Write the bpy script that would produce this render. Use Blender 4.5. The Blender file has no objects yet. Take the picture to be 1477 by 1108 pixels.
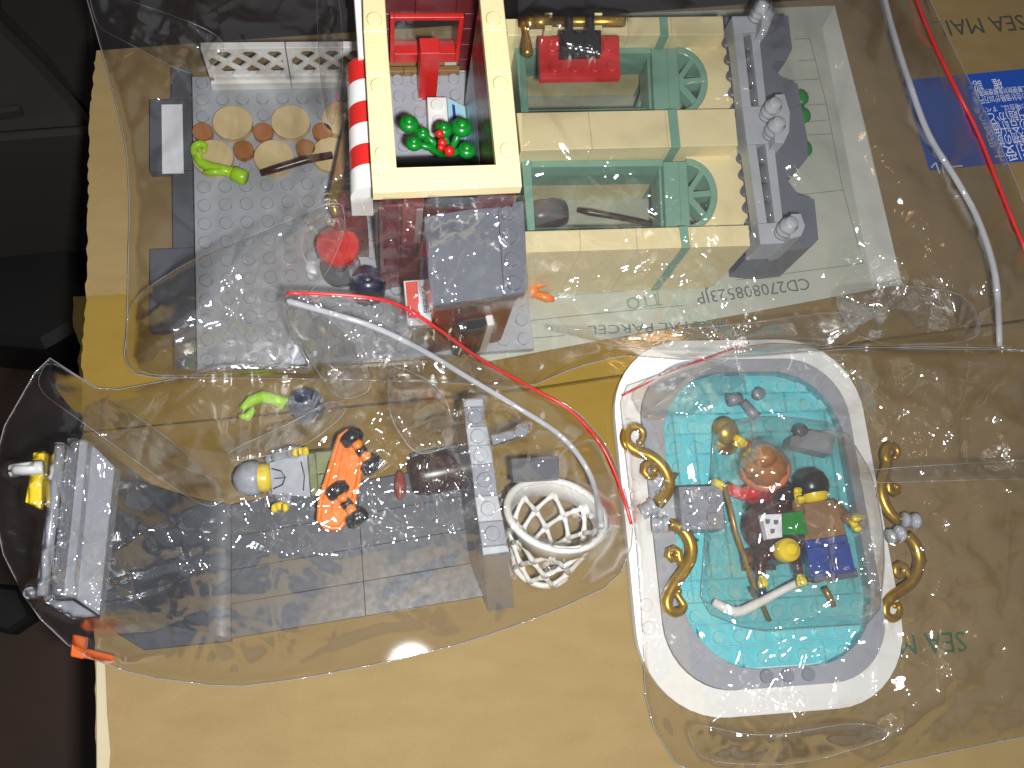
import bpy, bmesh, math, random
import numpy as np
from mathutils import Vector, Matrix
random.seed(7); rng = np.random.default_rng(11)
sc = bpy.context.scene
COL = sc.collection

# ------------------------------------------------------------------ camera
F_PX, PW, PH = 1250.0, 1477.0, 1108.0
TILT, YAW = 0.294107, -0.142575
CAM = np.array([75.571, -225.687, 324.91])          # millimetres above the box top
RX = np.array([[1, 0, 0], [0, math.cos(TILT), -math.sin(TILT)], [0, math.sin(TILT), math.cos(TILT)]])
RY = np.array([[math.cos(YAW), 0, math.sin(YAW)], [0, 1, 0], [-math.sin(YAW), 0, math.cos(YAW)]])
ROT = RX @ RY
cd = bpy.data.cameras.new('camera'); cam = bpy.data.objects.new('camera', cd); COL.objects.link(cam)
cd.sensor_width = 36; cd.lens = 36 * F_PX / PW; cd.clip_start = 0.01; cd.clip_end = 20
M = Matrix([list(ROT[i]) + [CAM[i] * .001] for i in range(3)] + [[0, 0, 0, 1]])
cam.matrix_world = M
sc.camera = cam

# ------------------------------------------------------------------ light
w = bpy.data.worlds.new('World'); sc.world = w; w.use_nodes = True
bg = w.node_tree.nodes['Background']
bg.inputs['Color'].default_value = (0.80, 0.82, 0.90, 1); bg.inputs['Strength'].default_value = 0.12
def lamp(name, typ, loc, power, color, **k):
    l = bpy.data.lights.new(name, typ); l.energy = power; l.color = color
    for a, b in k.items(): setattr(l, a, b)
    o = bpy.data.objects.new(name, l); COL.objects.link(o); o.location = loc
    return o
flash_pos = CAM * .001 + (ROT @ np.array([0.017, -0.012, 0.004]))
lamp('phone_flash', 'POINT', flash_pos, 7.3, (0.97, 0.985, 1.0), shadow_soft_size=0.007)
ceil = lamp('ceiling_lamp', 'AREA', (0.75, 0.55, 1.7), 0.9, (1.0, 0.62, 0.32), shape='DISK', size=0.14)
d = Vector((0.12, -0.1, 0)) - Vector(ceil.location)
ceil.rotation_euler = d.to_track_quat('-Z', 'Y').to_euler()
sc.view_settings.view_transform = 'Standard'; sc.view_settings.look = 'None'
sc.view_settings.exposure = 0.0; sc.view_settings.gamma = 1.0
sc.render.engine = 'CYCLES'
sc.cycles.max_bounces = 10; sc.cycles.transparent_max_bounces = 40
sc.cycles.glossy_bounces = 3; sc.cycles.diffuse_bounces = 3; sc.cycles.transmission_bounces = 4
sc.cycles.caustics_reflective = False; sc.cycles.caustics_refractive = False
sc.cycles.sample_clamp_indirect = 4.0
sc.cycles.use_denoising = True

# ------------------------------------------------------------------ helpers
def U(px, py, z):
    """photo pixel + height above the box (mm) -> (x, y, z) in mm"""
    dv = ROT @ np.array([(px - PW / 2) / F_PX, -(py - PH / 2) / F_PX, -1.0])
    t = (z - CAM[2]) / dv[2]
    p = CAM + t * dv
    return (float(p[0]), float(p[1]), float(z))
def proj(p):
    q = (np.array(p) - CAM) @ ROT
    return (PW / 2 + F_PX * q[0] / -q[2], PH / 2 - F_PX * q[1] / -q[2])
BROT = 0.0766948
def BP(c, r, z):
    X, Y = 8 * c, -8 * r
    return (math.cos(BROT) * X - math.sin(BROT) * Y, math.sin(BROT) * X + math.cos(BROT) * Y, z)

class MB:
    def __init__(s): s.v = []; s.f = []; s.sm = []
    def add(s, vs, fs, smooth=False):
        n = len(s.v); s.v += np.array([tuple(p) for p in vs], float).reshape(-1, 3).tolist()
        s.f += [tuple(i + n for i in f) for f in fs]; s.sm += [smooth] * len(fs)
        return s
    def prism(s, poly, z0, z1, b=0.25):
        p = [(q[0], q[1]) for q in poly]
        a = sum(p[i][0] * p[(i + 1) % len(p)][1] - p[(i + 1) % len(p)][0] * p[i][1] for i in range(len(p)))
        if a < 0: p = p[::-1]
        n = len(p)
        def inset(d):
            out = []
            for i in range(n):
                x0, y0 = p[i - 1]; x1, y1 = p[i]; x2, y2 = p[(i + 1) % n]
                e1 = np.array([x1 - x0, y1 - y0]); e2 = np.array([x2 - x1, y2 - y1])
                e1 = e1 / (np.linalg.norm(e1) + 1e-9); e2 = e2 / (np.linalg.norm(e2) + 1e-9)
                n1 = np.array([-e1[1], e1[0]]); n2 = np.array([-e2[1], e2[0]])
                m = n1 + n2; m = m / max(.35, float(m @ m)) * 2 * .5 * 1.0
                m = (n1 + n2) / max(.5, 1 + float(n1 @ n2))
                out.append((x1 + m[0] * d, y1 + m[1] * d))
            return out
        q = inset(b) if b > 0 else p
        vs = [(x, y, z0) for x, y in p] + [(x, y, z1 - b) for x, y in p]
        fs = [tuple(range(n))[::-1]]
        fs += [(i, (i + 1) % n, n + (i + 1) % n, n + i) for i in range(n)]
        if b > 0:
            vs += [(x, y, z1) for x, y in q]
            fs += [(n + i, n + (i + 1) % n, 2 * n + (i + 1) % n, 2 * n + i) for i in range(n)]
            fs.append(tuple(range(2 * n, 3 * n)))
        else:
            fs.append(tuple(range(n, 2 * n)))
        return s.add(vs, fs)
    def frame_box(s, o, ax, ay, az, b=0.2):
        """box from a corner o and three edge vectors, chamfered"""
        o, ax, ay, az = map(np.array, (o, ax, ay, az))
        L = [np.linalg.norm(v) for v in (ax, ay, az)]; b = min([b] + [l * .3 for l in L]); u = [v / l for v, l in zip((ax, ay, az), L)]
        if np.dot(np.cross(u[0], u[1]), u[2]) < 0: ax, ay = ay, ax; L[0], L[1] = L[1], L[0]; u[0], u[1] = u[1], u[0]
        vs = []; idx = {}
        for i in (0, 1):
            for j in (0, 1):
                for k in (0, 1):
                    c = o + i * ax + j * ay + k * az
                    sg = [1 - 2 * i, 1 - 2 * j, 1 - 2 * k]
                    for a in range(3):
                        p = c.copy()
                        for e in range(3):
                            if e != a: p = p + u[e] * sg[e] * b
                        idx[(i, j, k, a)] = len(vs); vs.append(p)
        # vertex (.., a) lies on the face whose normal is axis a
        fs = []
        for a in range(3):
            e, g = [(1, 2), (2, 0), (0, 1)][a]
            for side in (0, 1):
                q = []
                for (m_, n_) in ((0, 0), (1, 0), (1, 1), (0, 1)):
                    t = [0, 0, 0]; t[a] = side; t[e] = m_; t[g] = n_
                    q.append(idx[(*t, a)])
                fs.append(tuple(q if side else q[::-1]))
        for a in range(3):
            e, g = [(1, 2), (2, 0), (0, 1)][a]
            for m_ in (0, 1):
                for n_ in (0, 1):
                    t0 = [0, 0, 0]; t1 = [0, 0, 0]; t0[e] = t1[e] = m_; t0[g] = t1[g] = n_; t1[a] = 1
                    q = (idx[(*t0, e)], idx[(*t1, e)], idx[(*t1, g)], idx[(*t0, g)])
                    fs.append(q if m_ == n_ else q[::-1])
        for i in (0, 1):
            for j in (0, 1):
                for k in (0, 1):
                    q = tuple(idx[(i, j, k, a)] for a in range(3))
                    fs.append(q[::-1] if (i + j + k) % 2 == 0 else q)
        return s.add(vs, fs)
    def lathe(s, base, axis, prof, n=20, smooth=True):
        """prof: list of (radius, height along axis)"""
        base = np.array(base, float); ax = np.array(axis, float); ax = ax / np.linalg.norm(ax)
        t = np.array([1, 0, 0]) if abs(ax[0]) < .8 else np.array([0, 1, 0])
        e1 = np.cross(ax, t); e1 /= np.linalg.norm(e1); e2 = np.cross(ax, e1)
        vs = []; fs = []
        for r, h in prof:
            for i in range(n):
                a = 2 * math.pi * i / n
                vs.append(base + ax * h + (e1 * math.cos(a) + e2 * math.sin(a)) * r)
        for k in range(len(prof) - 1):
            for i in range(n):
                j = (i + 1) % n
                fs.append((k * n + i, k * n + j, (k + 1) * n + j, (k + 1) * n + i))
        fs.append(tuple(range(n))[::-1]); fs.append(tuple(range((len(prof) - 1) * n, len(prof) * n)))
        return s.add(vs, fs, smooth)
    def stud(s, p, z, r=2.4, h=1.7, n=16):
        s.lathe((p[0], p[1], z - .05), (0, 0, 1), [(r, 0), (r, h - .2), (r - .22, h + .02)], n, smooth=False)
        return s
    def tube(s, path, rad, n=10, cap=True, closed=False):
        P = [np.array(p, float) for p in path]; m = len(P)
        R_ = rad if hasattr(rad, '__len__') else [rad] * m
        vs = []; fs = []; up = np.array([0, 0, 1.0]); pe = None
        for i in range(m):
            a = P[i - 1] if (i > 0 or closed) else P[i]; b = P[(i + 1) % m] if (i < m - 1 or closed) else P[i]
            t = b - a; t = t / (np.linalg.norm(t) + 1e-9)
            if pe is None:
                r0 = up if abs(t @ up) < .9 else np.array([1.0, 0, 0])
                e1 = np.cross(t, r0)
            else: e1 = pe - t * (pe @ t)
            e1 /= np.linalg.norm(e1) + 1e-9; pe = e1; e2 = np.cross(t, e1)
            for k in range(n):
                g = 2 * math.pi * k / n
                vs.append(P[i] + (e1 * math.cos(g) + e2 * math.sin(g)) * R_[i])
        for i in range(m if closed else m - 1):
            for k in range(n):
                j = (k + 1) % n; i2 = (i + 1) % m
                fs.append((i * n + k, i * n + j, i2 * n + j, i2 * n + k))
        if cap and not closed:
            fs.append(tuple(range(n))[::-1]); fs.append(tuple(range((m - 1) * n, m * n)))
        return s.add(vs, fs, True)
    def ball(s, c, r, nu=12, nv=8, sq=(1, 1, 1)):
        prof = []
        vs = []; fs = []
        for j in range(nv + 1):
            a = math.pi * j / nv
            for i in range(nu):
                b = 2 * math.pi * i / nu
                vs.append((c[0] + r * sq[0] * math.sin(a) * math.cos(b), c[1] + r * sq[1] * math.sin(a) * math.sin(b), c[2] - r * sq[2] * math.cos(a)))
        for j in range(nv):
            for i in range(nu):
                k = (i + 1) % nu
                fs.append((j * nu + i, j * nu + k, (j + 1) * nu + k, (j + 1) * nu + i))
        return s.add(vs, fs, True)
    def xf(s, mat4):
        A = np.array(mat4)
        s.v = [tuple((A @ np.array([*p, 1.0]))[:3]) for p in s.v]
        return s
    def build(s, name, mat, parent=None, label=None, fixn=True):
        root = parent
        while root is not None and root.parent is not None: root = root.parent
        o0 = np.array(root.location) * 1000 if root is not None else np.zeros(3)
        me = bpy.data.meshes.new(name)
        me.from_pydata(((np.array(s.v, float) - o0) * .001).tolist(), [], s.f)
        me.polygons.foreach_set('use_smooth', s.sm)
        if fixn:
            bm = bmesh.new(); bm.from_mesh(me); bmesh.ops.recalc_face_normals(bm, faces=bm.faces); bm.to_mesh(me); bm.free()
        me.materials.append(mat)
        o = bpy.data.objects.new(name, me); COL.objects.link(o)
        if parent is not None: o.parent = parent
        if label: o['label'] = label
        return o
def thing(name, label, cat, p, group=None):
    o = bpy.data.objects.new(name, None); COL.objects.link(o); o.location = (p[0] * .001, p[1] * .001, p[2] * .001)
    o.empty_display_size = .005
    return tag(o, label, cat, group)
def tag(o, label=None, cat=None, group=None, kind=None):
    for k, v in (('label', label), ('category', cat), ('group', group), ('kind', kind)):
        if v: o[k] = v
    return o
def ppx(root, name, pts, z1, z0, mat, b=.25, studs=(), label=None, parent=None, sh=1.7):
    """a piece whose top outline is given in photo pixels at its own height z1"""
    m = MB().prism([U(x, y, z1) for x, y in pts], z0, z1, b)
    for q in studs: m.stud(U(q[0], q[1], z1 + sh), z1, h=sh)
    return m.build(name, mat, parent or root, label)

# ------------------------------------------------------------------ materials
def newmat(name):
    m = bpy.data.materials.new(name); m.use_nodes = True
    nt = m.node_tree; return m, nt, nt.nodes, nt.links, nt.nodes['Principled BSDF']
def plastic(name, col, rough=.28, metal=0.0, var=.06, spec=.5):
    m, nt, N, L, b = newmat(name)
    b.inputs['Metallic'].default_value = metal; b.inputs['Specular IOR Level'].default_value = spec
    tc = N.new('ShaderNodeTexCoord'); n = N.new('ShaderNodeTexNoise'); n.inputs['Scale'].default_value = 90; n.inputs['Detail'].default_value = 4
    L.new(tc.outputs['Object'], n.inputs['Vector'])
    mx = N.new('ShaderNodeMix'); mx.data_type = 'RGBA'
    mx.inputs['A'].default_value = (*[c * (1 - var) for c in col], 1); mx.inputs['B'].default_value = (*[min(1, c * (1 + var)) for c in col], 1)
    L.new(n.outputs['Fac'], mx.inputs['Factor']); L.new(mx.outputs['Result'], b.inputs['Base Color'])
    n2 = N.new('ShaderNodeTexNoise'); n2.inputs['Scale'].default_value = 420; n2.inputs['Detail'].default_value = 3
    L.new(tc.outputs['Object'], n2.inputs['Vector'])
    mr = N.new('ShaderNodeMapRange'); mr.inputs['To Min'].default_value = rough * .7; mr.inputs['To Max'].default_value = rough * 1.45
    L.new(n2.outputs['Fac'], mr.inputs['Value']); L.new(mr.outputs['Result'], b.inputs['Roughness'])
    bp = N.new('ShaderNodeBump'); bp.inputs['Strength'].default_value = .03; bp.inputs['Distance'].default_value = .0002
    L.new(n2.outputs['Fac'], bp.inputs['Height']); L.new(bp.outputs['Normal'], b.inputs['Normal'])
    return m
def clearmat(name, tint, gloss_rough=.06, milky=.03, ior=1.45, bump=0.0, bscale=150, refl=1.0, mcol=(.8, .8, .82)):
    """thin clear plastic: light goes straight through, tinted, and the surface mirrors by Fresnel"""
    m, nt, N, L, b = newmat(name); N.remove(b)
    out = N['Material Output']
    tr = N.new('ShaderNodeBsdfTransparent'); tr.inputs['Color'].default_value = (*tint, 1)
    gl = N.new('ShaderNodeBsdfGlossy'); gl.distribution = 'BECKMANN'; gl.inputs['Roughness'].default_value = gloss_rough; gl.inputs['Color'].default_value = (1, 1, 1, 1)
    df = N.new('ShaderNodeBsdfDiffuse'); df.inputs['Color'].default_value = (*mcol, 1)
    fr = N.new('ShaderNodeLayerWeight')            # Schlick's approximation, the same from both sides of the thin sheet
    pw = N.new('ShaderNodeMath'); pw.operation = 'POWER'; pw.inputs[1].default_value = 5.0
    L.new(fr.outputs['Facing'], pw.inputs[0])
    f0 = refl * ((ior - 1) / (ior + 1)) ** 2
    mu = N.new('ShaderNodeMath'); mu.operation = 'MULTIPLY_ADD'; mu.inputs[1].default_value = 1 - f0; mu.inputs[2].default_value = f0; mu.use_clamp = True
    L.new(pw.outputs[0], mu.inputs[0])
    m1 = N.new('ShaderNodeMixShader'); m1.inputs[0].default_value = milky
    L.new(tr.outputs[0], m1.inputs[1]); L.new(df.outputs[0], m1.inputs[2])
    m2 = N.new('ShaderNodeMixShader'); L.new(mu.outputs[0], m2.inputs[0]); L.new(m1.outputs[0], m2.inputs[1]); L.new(gl.outputs[0], m2.inputs[2])
    L.new(m2.outputs[0], out.inputs['Surface'])
    if bump:
        tc = N.new('ShaderNodeTexCoord')
        n1 = N.new('ShaderNodeTexNoise'); n1.inputs['Scale'].default_value = bscale; n1.inputs['Detail'].default_value = 5; n1.inputs['Distortion'].default_value = 1.2
        L.new(tc.outputs['Object'], n1.inputs['Vector'])
        bp = N.new('ShaderNodeBump'); bp.inputs['Strength'].default_value = bump; bp.inputs['Distance'].default_value = .0012
        L.new(n1.outputs['Fac'], bp.inputs['Height'])
        L.new(bp.outputs['Normal'], gl.inputs['Normal']); L.new(bp.outputs['Normal'], fr.inputs['Normal'])
    return m
MT = dict(
    lgray=plastic('light_grey_plastic', (.40, .415, .44)), dgray=plastic('dark_grey_plastic', (.105, .11, .125)),
    mgray=plastic('grey_plastic', (.24, .25, .28)),
    slate=plastic('slate_grey_plastic', (.15, .16, .19)), coal=plastic('charcoal_plastic', (.060, .064, .076), rough=.42),
    cream=plastic('cream_plastic', (.78, .66, .36)), white=plastic('white_plastic', (.82, .80, .75)),
    dred=plastic('dark_red_plastic', (.13, .018, .020)), red=plastic('red_plastic', (.62, .022, .018)),
    sand=plastic('sand_green_plastic', (.19, .36, .26)), brown=plastic('dark_brown_plastic', (.045, .018, .014)),
    tanw=plastic('medium_brown_plastic', (.28, .15, .055)), orange=plastic('orange_plastic', (.88, .22, .015)),
    nougat=plastic('brown_orange_plastic', (.42, .16, .05)), tile=plastic('tan_plastic', (.68, .52, .27)),
    lime=plastic('lime_plastic', (.38, .68, .012)), green=plastic('green_plastic', (.006, .22, .022)),
    navy=plastic('navy_plastic', (.010, .018, .060)), black=plastic('black_plastic', (.012, .012, .013)),
    gold=plastic('gold_plastic', (.50, .30, .035), rough=.3, metal=.75), yellow=plastic('yellow_plastic', (.85, .62, .008)),
    blue=plastic('blue_plastic', (.012, .05, .28)), olive=plastic('olive_plastic', (.17, .19, .055)),
    hair=plastic('reddish_brown_plastic', (.36, .14, .035)), skirt=plastic('maroon_brown_plastic', (.055, .016, .012)),
    jacket=plastic('tan_brown_plastic', (.24, .125, .05)), cyan=plastic('pale_blue_plastic', (.36, .60, .68)),
    paperw=plastic('white_sticker_paper', (.80, .80, .84), rough=.6), ink_red=plastic('red_print', (.70, .09, .06), rough=.5),
    ink_green=plastic('green_print', (.03, .14, .07), rough=.5), ink=plastic('dark_ink', (.055, .06, .05), rough=.7),
    ink_pale=plastic('pale_green_ink', (.22, .32, .22), rough=.8), ink_grey=plastic('grey_ink', (.14, .15, .14), rough=.8),
    ink_white=plastic('white_ink', (.75, .78, .85), rough=.6), sticker_blue=plastic('blue_sticker_paper', (.012, .075, .42), rough=.5),
    zip=clearmat('zip_plastic', (.80, .80, .82), .15, .33, refl=2, mcol=(.8, .8, .83)), zipred=plastic('red_zip_line', (.62, .03, .03), rough=.3),
    silver=plastic('pale_rail_plastic', (.62, .62, .60), rough=.2),
    glass=clearmat('window_glass', (.93, .94, .92), .03, .01),
    smoke=clearmat('smoky_clear_plastic', (.55, .57, .60), .08, .12),
    teal=clearmat('teal_clear_plastic', (.74, .962, .982), .05, .03, mcol=(.25, .85, .92)),
    tape=clearmat('yellow_packing_tape', (.995, .97, .79), .12, .02, mcol=(.75, .5, .08), bump=.12, bscale=90),
)
def cardboard():
    m, nt, N, L, b = newmat('cardboard')
    tc = N.new('ShaderNodeTexCoord')
    mp = N.new('ShaderNodeMapping'); mp.inputs['Scale'].default_value = (1, 2.2, 1); L.new(tc.outputs['Object'], mp.inputs['Vector'])
    a = N.new('ShaderNodeTexNoise'); a.inputs['Scale'].default_value = 60; a.inputs['Detail'].default_value = 6; L.new(mp.outputs[0], a.inputs['Vector'])
    c = N.new('ShaderNodeTexNoise'); c.inputs['Scale'].default_value = 9; c.inputs['Detail'].default_value = 8; L.new(tc.outputs['Object'], c.inputs['Vector'])
    f = N.new('ShaderNodeTexNoise'); f.inputs['Scale'].default_value = 900; f.inputs['Detail'].default_value = 3; L.new(tc.outputs['Object'], f.inputs['Vector'])
    ad = N.new('ShaderNodeMath'); ad.operation = 'ADD'; L.new(a.outputs['Fac'], ad.inputs[0]); L.new(c.outputs['Fac'], ad.inputs[1])
    ad2 = N.new('ShaderNodeMath'); ad2.operation = 'MULTIPLY_ADD'; ad2.inputs[1].default_value = .5; L.new(f.outputs['Fac'], ad2.inputs[0]); L.new(ad.outputs[0], ad2.inputs[2])
    r = N.new('ShaderNodeValToRGB'); r.color_ramp.elements[0].position = .78; r.color_ramp.elements[1].position = 1.6
    r.color_ramp.elements[0].position = .35; r.color_ramp.elements[1].position = .85
    r.color_ramp.elements[0].color = (.240, .160, .062, 1); r.color_ramp.elements[1].color = (.310, .219, .093, 1)
    sc_ = N.new('ShaderNodeMath'); sc_.operation = 'MULTIPLY'; sc_.inputs[1].default_value = .5; L.new(ad2.outputs[0], sc_.inputs[0])
    L.new(sc_.outputs[0], r.inputs[0])
    # small specks
    v = N.new('ShaderNodeTexVoronoi'); v.inputs['Scale'].default_value = 70; L.new(tc.outputs['Object'], v.inputs['Vector'])
    lt = N.new('ShaderNodeMath'); lt.operation = 'LESS_THAN'; lt.inputs[1].default_value = .02; L.new(v.outputs['Distance'], lt.inputs[0])
    mx = N.new('ShaderNodeMix'); mx.data_type = 'RGBA'; mx.inputs['B'].default_value = (.16, .10, .05, 1)
    L.new(lt.outputs[0], mx.inputs['Factor']); L.new(r.outputs[0], mx.inputs['A']); L.new(mx.outputs['Result'], b.inputs['Base Color'])
    b.inputs['Roughness'].default_value = .75; b.inputs['Specular IOR Level'].default_value = .25
    bp = N.new('ShaderNodeBump'); bp.inputs['Strength'].default_value = .25; bp.inputs['Distance'].default_value = .0004
    L.new(ad2.outputs[0], bp.inputs['Height']); L.new(bp.outputs[0], b.inputs['Normal'])
    return m
def paper():
    m, nt, N, L, b = newmat('form_paper')
    tc = N.new('ShaderNodeTexCoord')
    c = N.new('ShaderNodeTexNoise'); c.inputs['Scale'].default_value = 25; c.inputs['Detail'].default_value = 7; L.new(tc.outputs['Object'], c.inputs['Vector'])
    r = N.new('ShaderNodeValToRGB'); r.color_ramp.elements[0].position = .3; r.color_ramp.elements[1].position = .75
    r.color_ramp.elements[0].color = (.42, .45, .36, 1); r.color_ramp.elements[1].color = (.56, .55, .46, 1)
    L.new(c.outputs['Fac'], r.inputs[0]); L.new(r.outputs[0], b.inputs['Base Color']); b.inputs['Roughness'].default_value = .7
    bp = N.new('ShaderNodeBump'); bp.inputs['Strength'].default_value = .5; bp.inputs['Distance'].default_value = .002
    L.new(c.outputs['Fac'], bp.inputs['Height']); L.new(bp.outputs[0], b.inputs['Normal'])
    return m
def dark(name, a, b_, scale=12, rough=.6):
    m, nt, N, L, b = newmat(name)
    tc = N.new('ShaderNodeTexCoord'); c = N.new('ShaderNodeTexNoise'); c.inputs['Scale'].default_value = scale; c.inputs['Detail'].default_value = 8
    L.new(tc.outputs['Object'], c.inputs['Vector'])
    r = N.new('ShaderNodeValToRGB'); r.color_ramp.elements[0].color = (*a, 1); r.color_ramp.elements[1].color = (*b_, 1)
    r.color_ramp.elements[0].position = .3; r.color_ramp.elements[1].position = .7
    L.new(c.outputs['Fac'], r.inputs[0]); L.new(r.outputs[0], b.inputs['Base Color']); b.inputs['Roughness'].default_value = rough
    return m
MT['card'] = cardboard(); MT['paper'] = paper()
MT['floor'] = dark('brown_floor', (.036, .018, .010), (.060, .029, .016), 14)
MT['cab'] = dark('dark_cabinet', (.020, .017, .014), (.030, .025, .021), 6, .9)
MT['cab2'] = dark('black_shade_and_block', (.006, .005, .005), (.010, .009, .008), 6, .5)  # black of the added shade block and of the small black block
MT['film'] = clearmat('bag_film', (.985, .980, .972), .235, .016, ior=1.5, bump=.015, bscale=60, refl=4.6, mcol=(.75, .74, .76))
MT['film_thin'] = clearmat('thin_bag_film', (.99, .987, .98), .22, .006, ior=1.5, bump=.02, bscale=60, refl=1.8)
MT['film_under'] = clearmat('bag_film_under', (.965, .955, .935), .1, .012, ior=1.4)
MT['seam'] = clearmat('bag_seam', (.72, .71, .70), .1, .22, ior=1.5)

def text_mesh(name, s, size, p0, ang, mat, parent, z, sx=1.0):
    """flat printed lettering, starting at p0 (mm), baseline direction ang"""
    cu = bpy.data.curves.new('tmp_text', 'FONT'); cu.body = s; cu.size = 1.0; cu.resolution_u = 2
    to = bpy.data.objects.new('tmp_text', cu); COL.objects.link(to)
    dg = bpy.context.evaluated_depsgraph_get(); me0 = to.evaluated_get(dg).to_mesh()
    vs = [(v.co.x * size * sx, v.co.y * size) for v in me0.vertices]; fs = [tuple(p.vertices) for p in me0.polygons]
    bpy.data.objects.remove(to); bpy.data.curves.remove(cu)
    c, s_ = math.cos(ang), math.sin(ang)
    m = MB(); m.add([(p0[0] + c * x - s_ * y, p0[1] + s_ * x + c * y, z) for x, y in vs], fs)
    return m.build(name, mat, parent, fixn=False)

# ================================================================== SETTING
def flat_obj(name, poly, z, mat, thick=None, parent=None):
    m = MB().prism(poly, z - (thick or 1), z, 0); return m.build(name, mat, parent)
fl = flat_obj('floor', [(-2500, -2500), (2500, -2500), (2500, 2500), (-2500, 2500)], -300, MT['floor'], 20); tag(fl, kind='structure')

# cabinet standing on the floor beyond the box's left edge
cab = thing('cabinet', 'dark brown cabinet with ledges in the gloom beside the cardboard box', 'cabinet', (-330, 120, -300))
def P2(px, py, z): return U(px, py, z)[:2]
top = [P2(-260, -250, -120), P2(-10, 15, -120), P2(60, 85, -120), P2(100, 130, -120), P2(134, 172, -120), P2(-260, 218, -120)]
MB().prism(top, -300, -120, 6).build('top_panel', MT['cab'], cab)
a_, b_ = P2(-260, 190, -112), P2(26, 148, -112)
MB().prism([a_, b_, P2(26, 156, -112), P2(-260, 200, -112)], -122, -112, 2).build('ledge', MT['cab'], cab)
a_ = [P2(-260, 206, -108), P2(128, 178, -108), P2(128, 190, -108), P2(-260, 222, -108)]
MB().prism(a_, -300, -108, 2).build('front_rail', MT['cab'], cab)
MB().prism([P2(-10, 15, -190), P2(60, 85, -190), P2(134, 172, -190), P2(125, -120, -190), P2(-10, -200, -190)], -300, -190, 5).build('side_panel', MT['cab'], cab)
cs = MB().prism([P2(-240, 232, -240), P2(108, 224, -240), P2(112, 470, -240), P2(60, 500, -240), P2(-240, 470, -240)], -300, -240, 6).build('shade_block', MT['cab2'])  # black block added where only shade lies below the cabinet
tag(cs, 'black block added for the shade on the floor below the cabinet ledge', 'shade block')
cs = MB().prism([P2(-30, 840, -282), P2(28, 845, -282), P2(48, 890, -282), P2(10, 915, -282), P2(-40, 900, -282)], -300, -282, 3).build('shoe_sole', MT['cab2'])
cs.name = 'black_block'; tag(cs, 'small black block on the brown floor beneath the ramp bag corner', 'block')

# ------------------------------------------------------------------ cardboard box
box = thing('cardboard_box', 'large brown cardboard box whose top carries the toy bags', 'box', U(700, 1000, -290))
def rough_line(pts, step=2.2, amp=.35):
    out = []
    for (x0, y0), (x1, y1) in zip(pts[:-1], pts[1:]):
        n = max(1, int(math.hypot(x1 - x0, y1 - y0) / step))
        for i in range(n):
            t = i / n; out.append((x0 + (x1 - x0) * t + random.uniform(-amp, amp), y0 + (y1 - y0) * t + random.uniform(-amp, amp)))
    out.append(pts[-1]); return out
def PX(l, z=0): return [P2(x, y, z) for x, y in l]
sl = PX([(121, 622), (770, 561), (890, 543), (1640, 440)])
upper = rough_line(PX([(121, 621), (118, 520), (124, 425), (127, 310), (128, 200), (133, 130), (139, 73)]), 2.0, .45)
upper += PX([(400, 54), (700, 34), (1160, 0), (1700, -45)]) + PX([(1700, 430)]) + [(p[0], p[1] + .7) for p in sl[::-1]]
lower = [(p[0], p[1] - .7) for p in sl] + PX([(1750, 1300), (140, 1300)]) + rough_line(PX([(140, 1300), (137, 940), (121, 640)]), 3, .2)
MB().prism(upper[:-1], -3.6, 0, 0).build('flap', MT['card'], box)
MB().prism(lower[:-1], -3.6, 0, 0).build('flap', MT['card'], box)
MB().prism(PX([(150, 90), (1690, -20), (1740, 1290), (152, 1290)], -5), -296, -4.2, 0).build('carton_body', MT['card'], box)
MB().prism(PX([(137.5, 948), (151, 950), (154, 1030), (159, 1085), (156, 1120), (151, 1300), (140, 1300)], 1.2), .2, 1.3, .4).build('peeled_edge', plastic('pale_card_edge', (.50, .42, .27), .8), box)
MB().prism(rough_line(PX([(106, 428), (187, 424), (560, 450), (1000, 415), (1000, 680), (560, 690), (240, 640), (119, 560), (112, 520), (116, 500), (105, 470), (106, 428)], .4), 2, .25)[:-1], .12, .28, 0).build('packing_tape', MT['tape'], box)
# stamped lettering (upside down as the box lies)
def text_px(name, s, start, end, hpx, mat, parent, z):
    """text whose baseline runs from pixel start to pixel end"""
    a, b = np.array(U(*start, z)[:2]), np.array(U(*end, z)[:2]); d_ = b - a; ang = math.atan2(d_[1], d_[0])
    cu = bpy.data.curves.new('tmp_text', 'FONT'); cu.body = s; cu.size = 1.0
    to = bpy.data.objects.new('tmp_text', cu); COL.objects.link(to); bpy.context.view_layer.update()
    wd = max(to.dimensions.x, .01); bpy.data.objects.remove(to); bpy.data.curves.remove(cu)
    hmm = abs(U(start[0], start[1], z)[1] - U(start[0], start[1] - hpx, z)[1]); size = hmm / .72
    return text_mesh(name, s, size, a, ang, mat, parent, z, sx=np.linalg.norm(d_) / wd / size)
text_px('stamped_lettering', 'SEA MAIL', (1475, 21), (1346, 31), 22, MT['ink'], box, .12)
text_px('stamped_lettering', 'SEA MAIL', (1392, 911), (1240, 918), 30, MT['ink_green'], box, .12)
stk = ppx(box, 'customs_sticker', [(1303, 116), (1480, 99), (1480, 232), (1341, 246)], .3, .1, MT['sticker_blue'], b=0, label='blue label printed with white Japanese writing')
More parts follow.
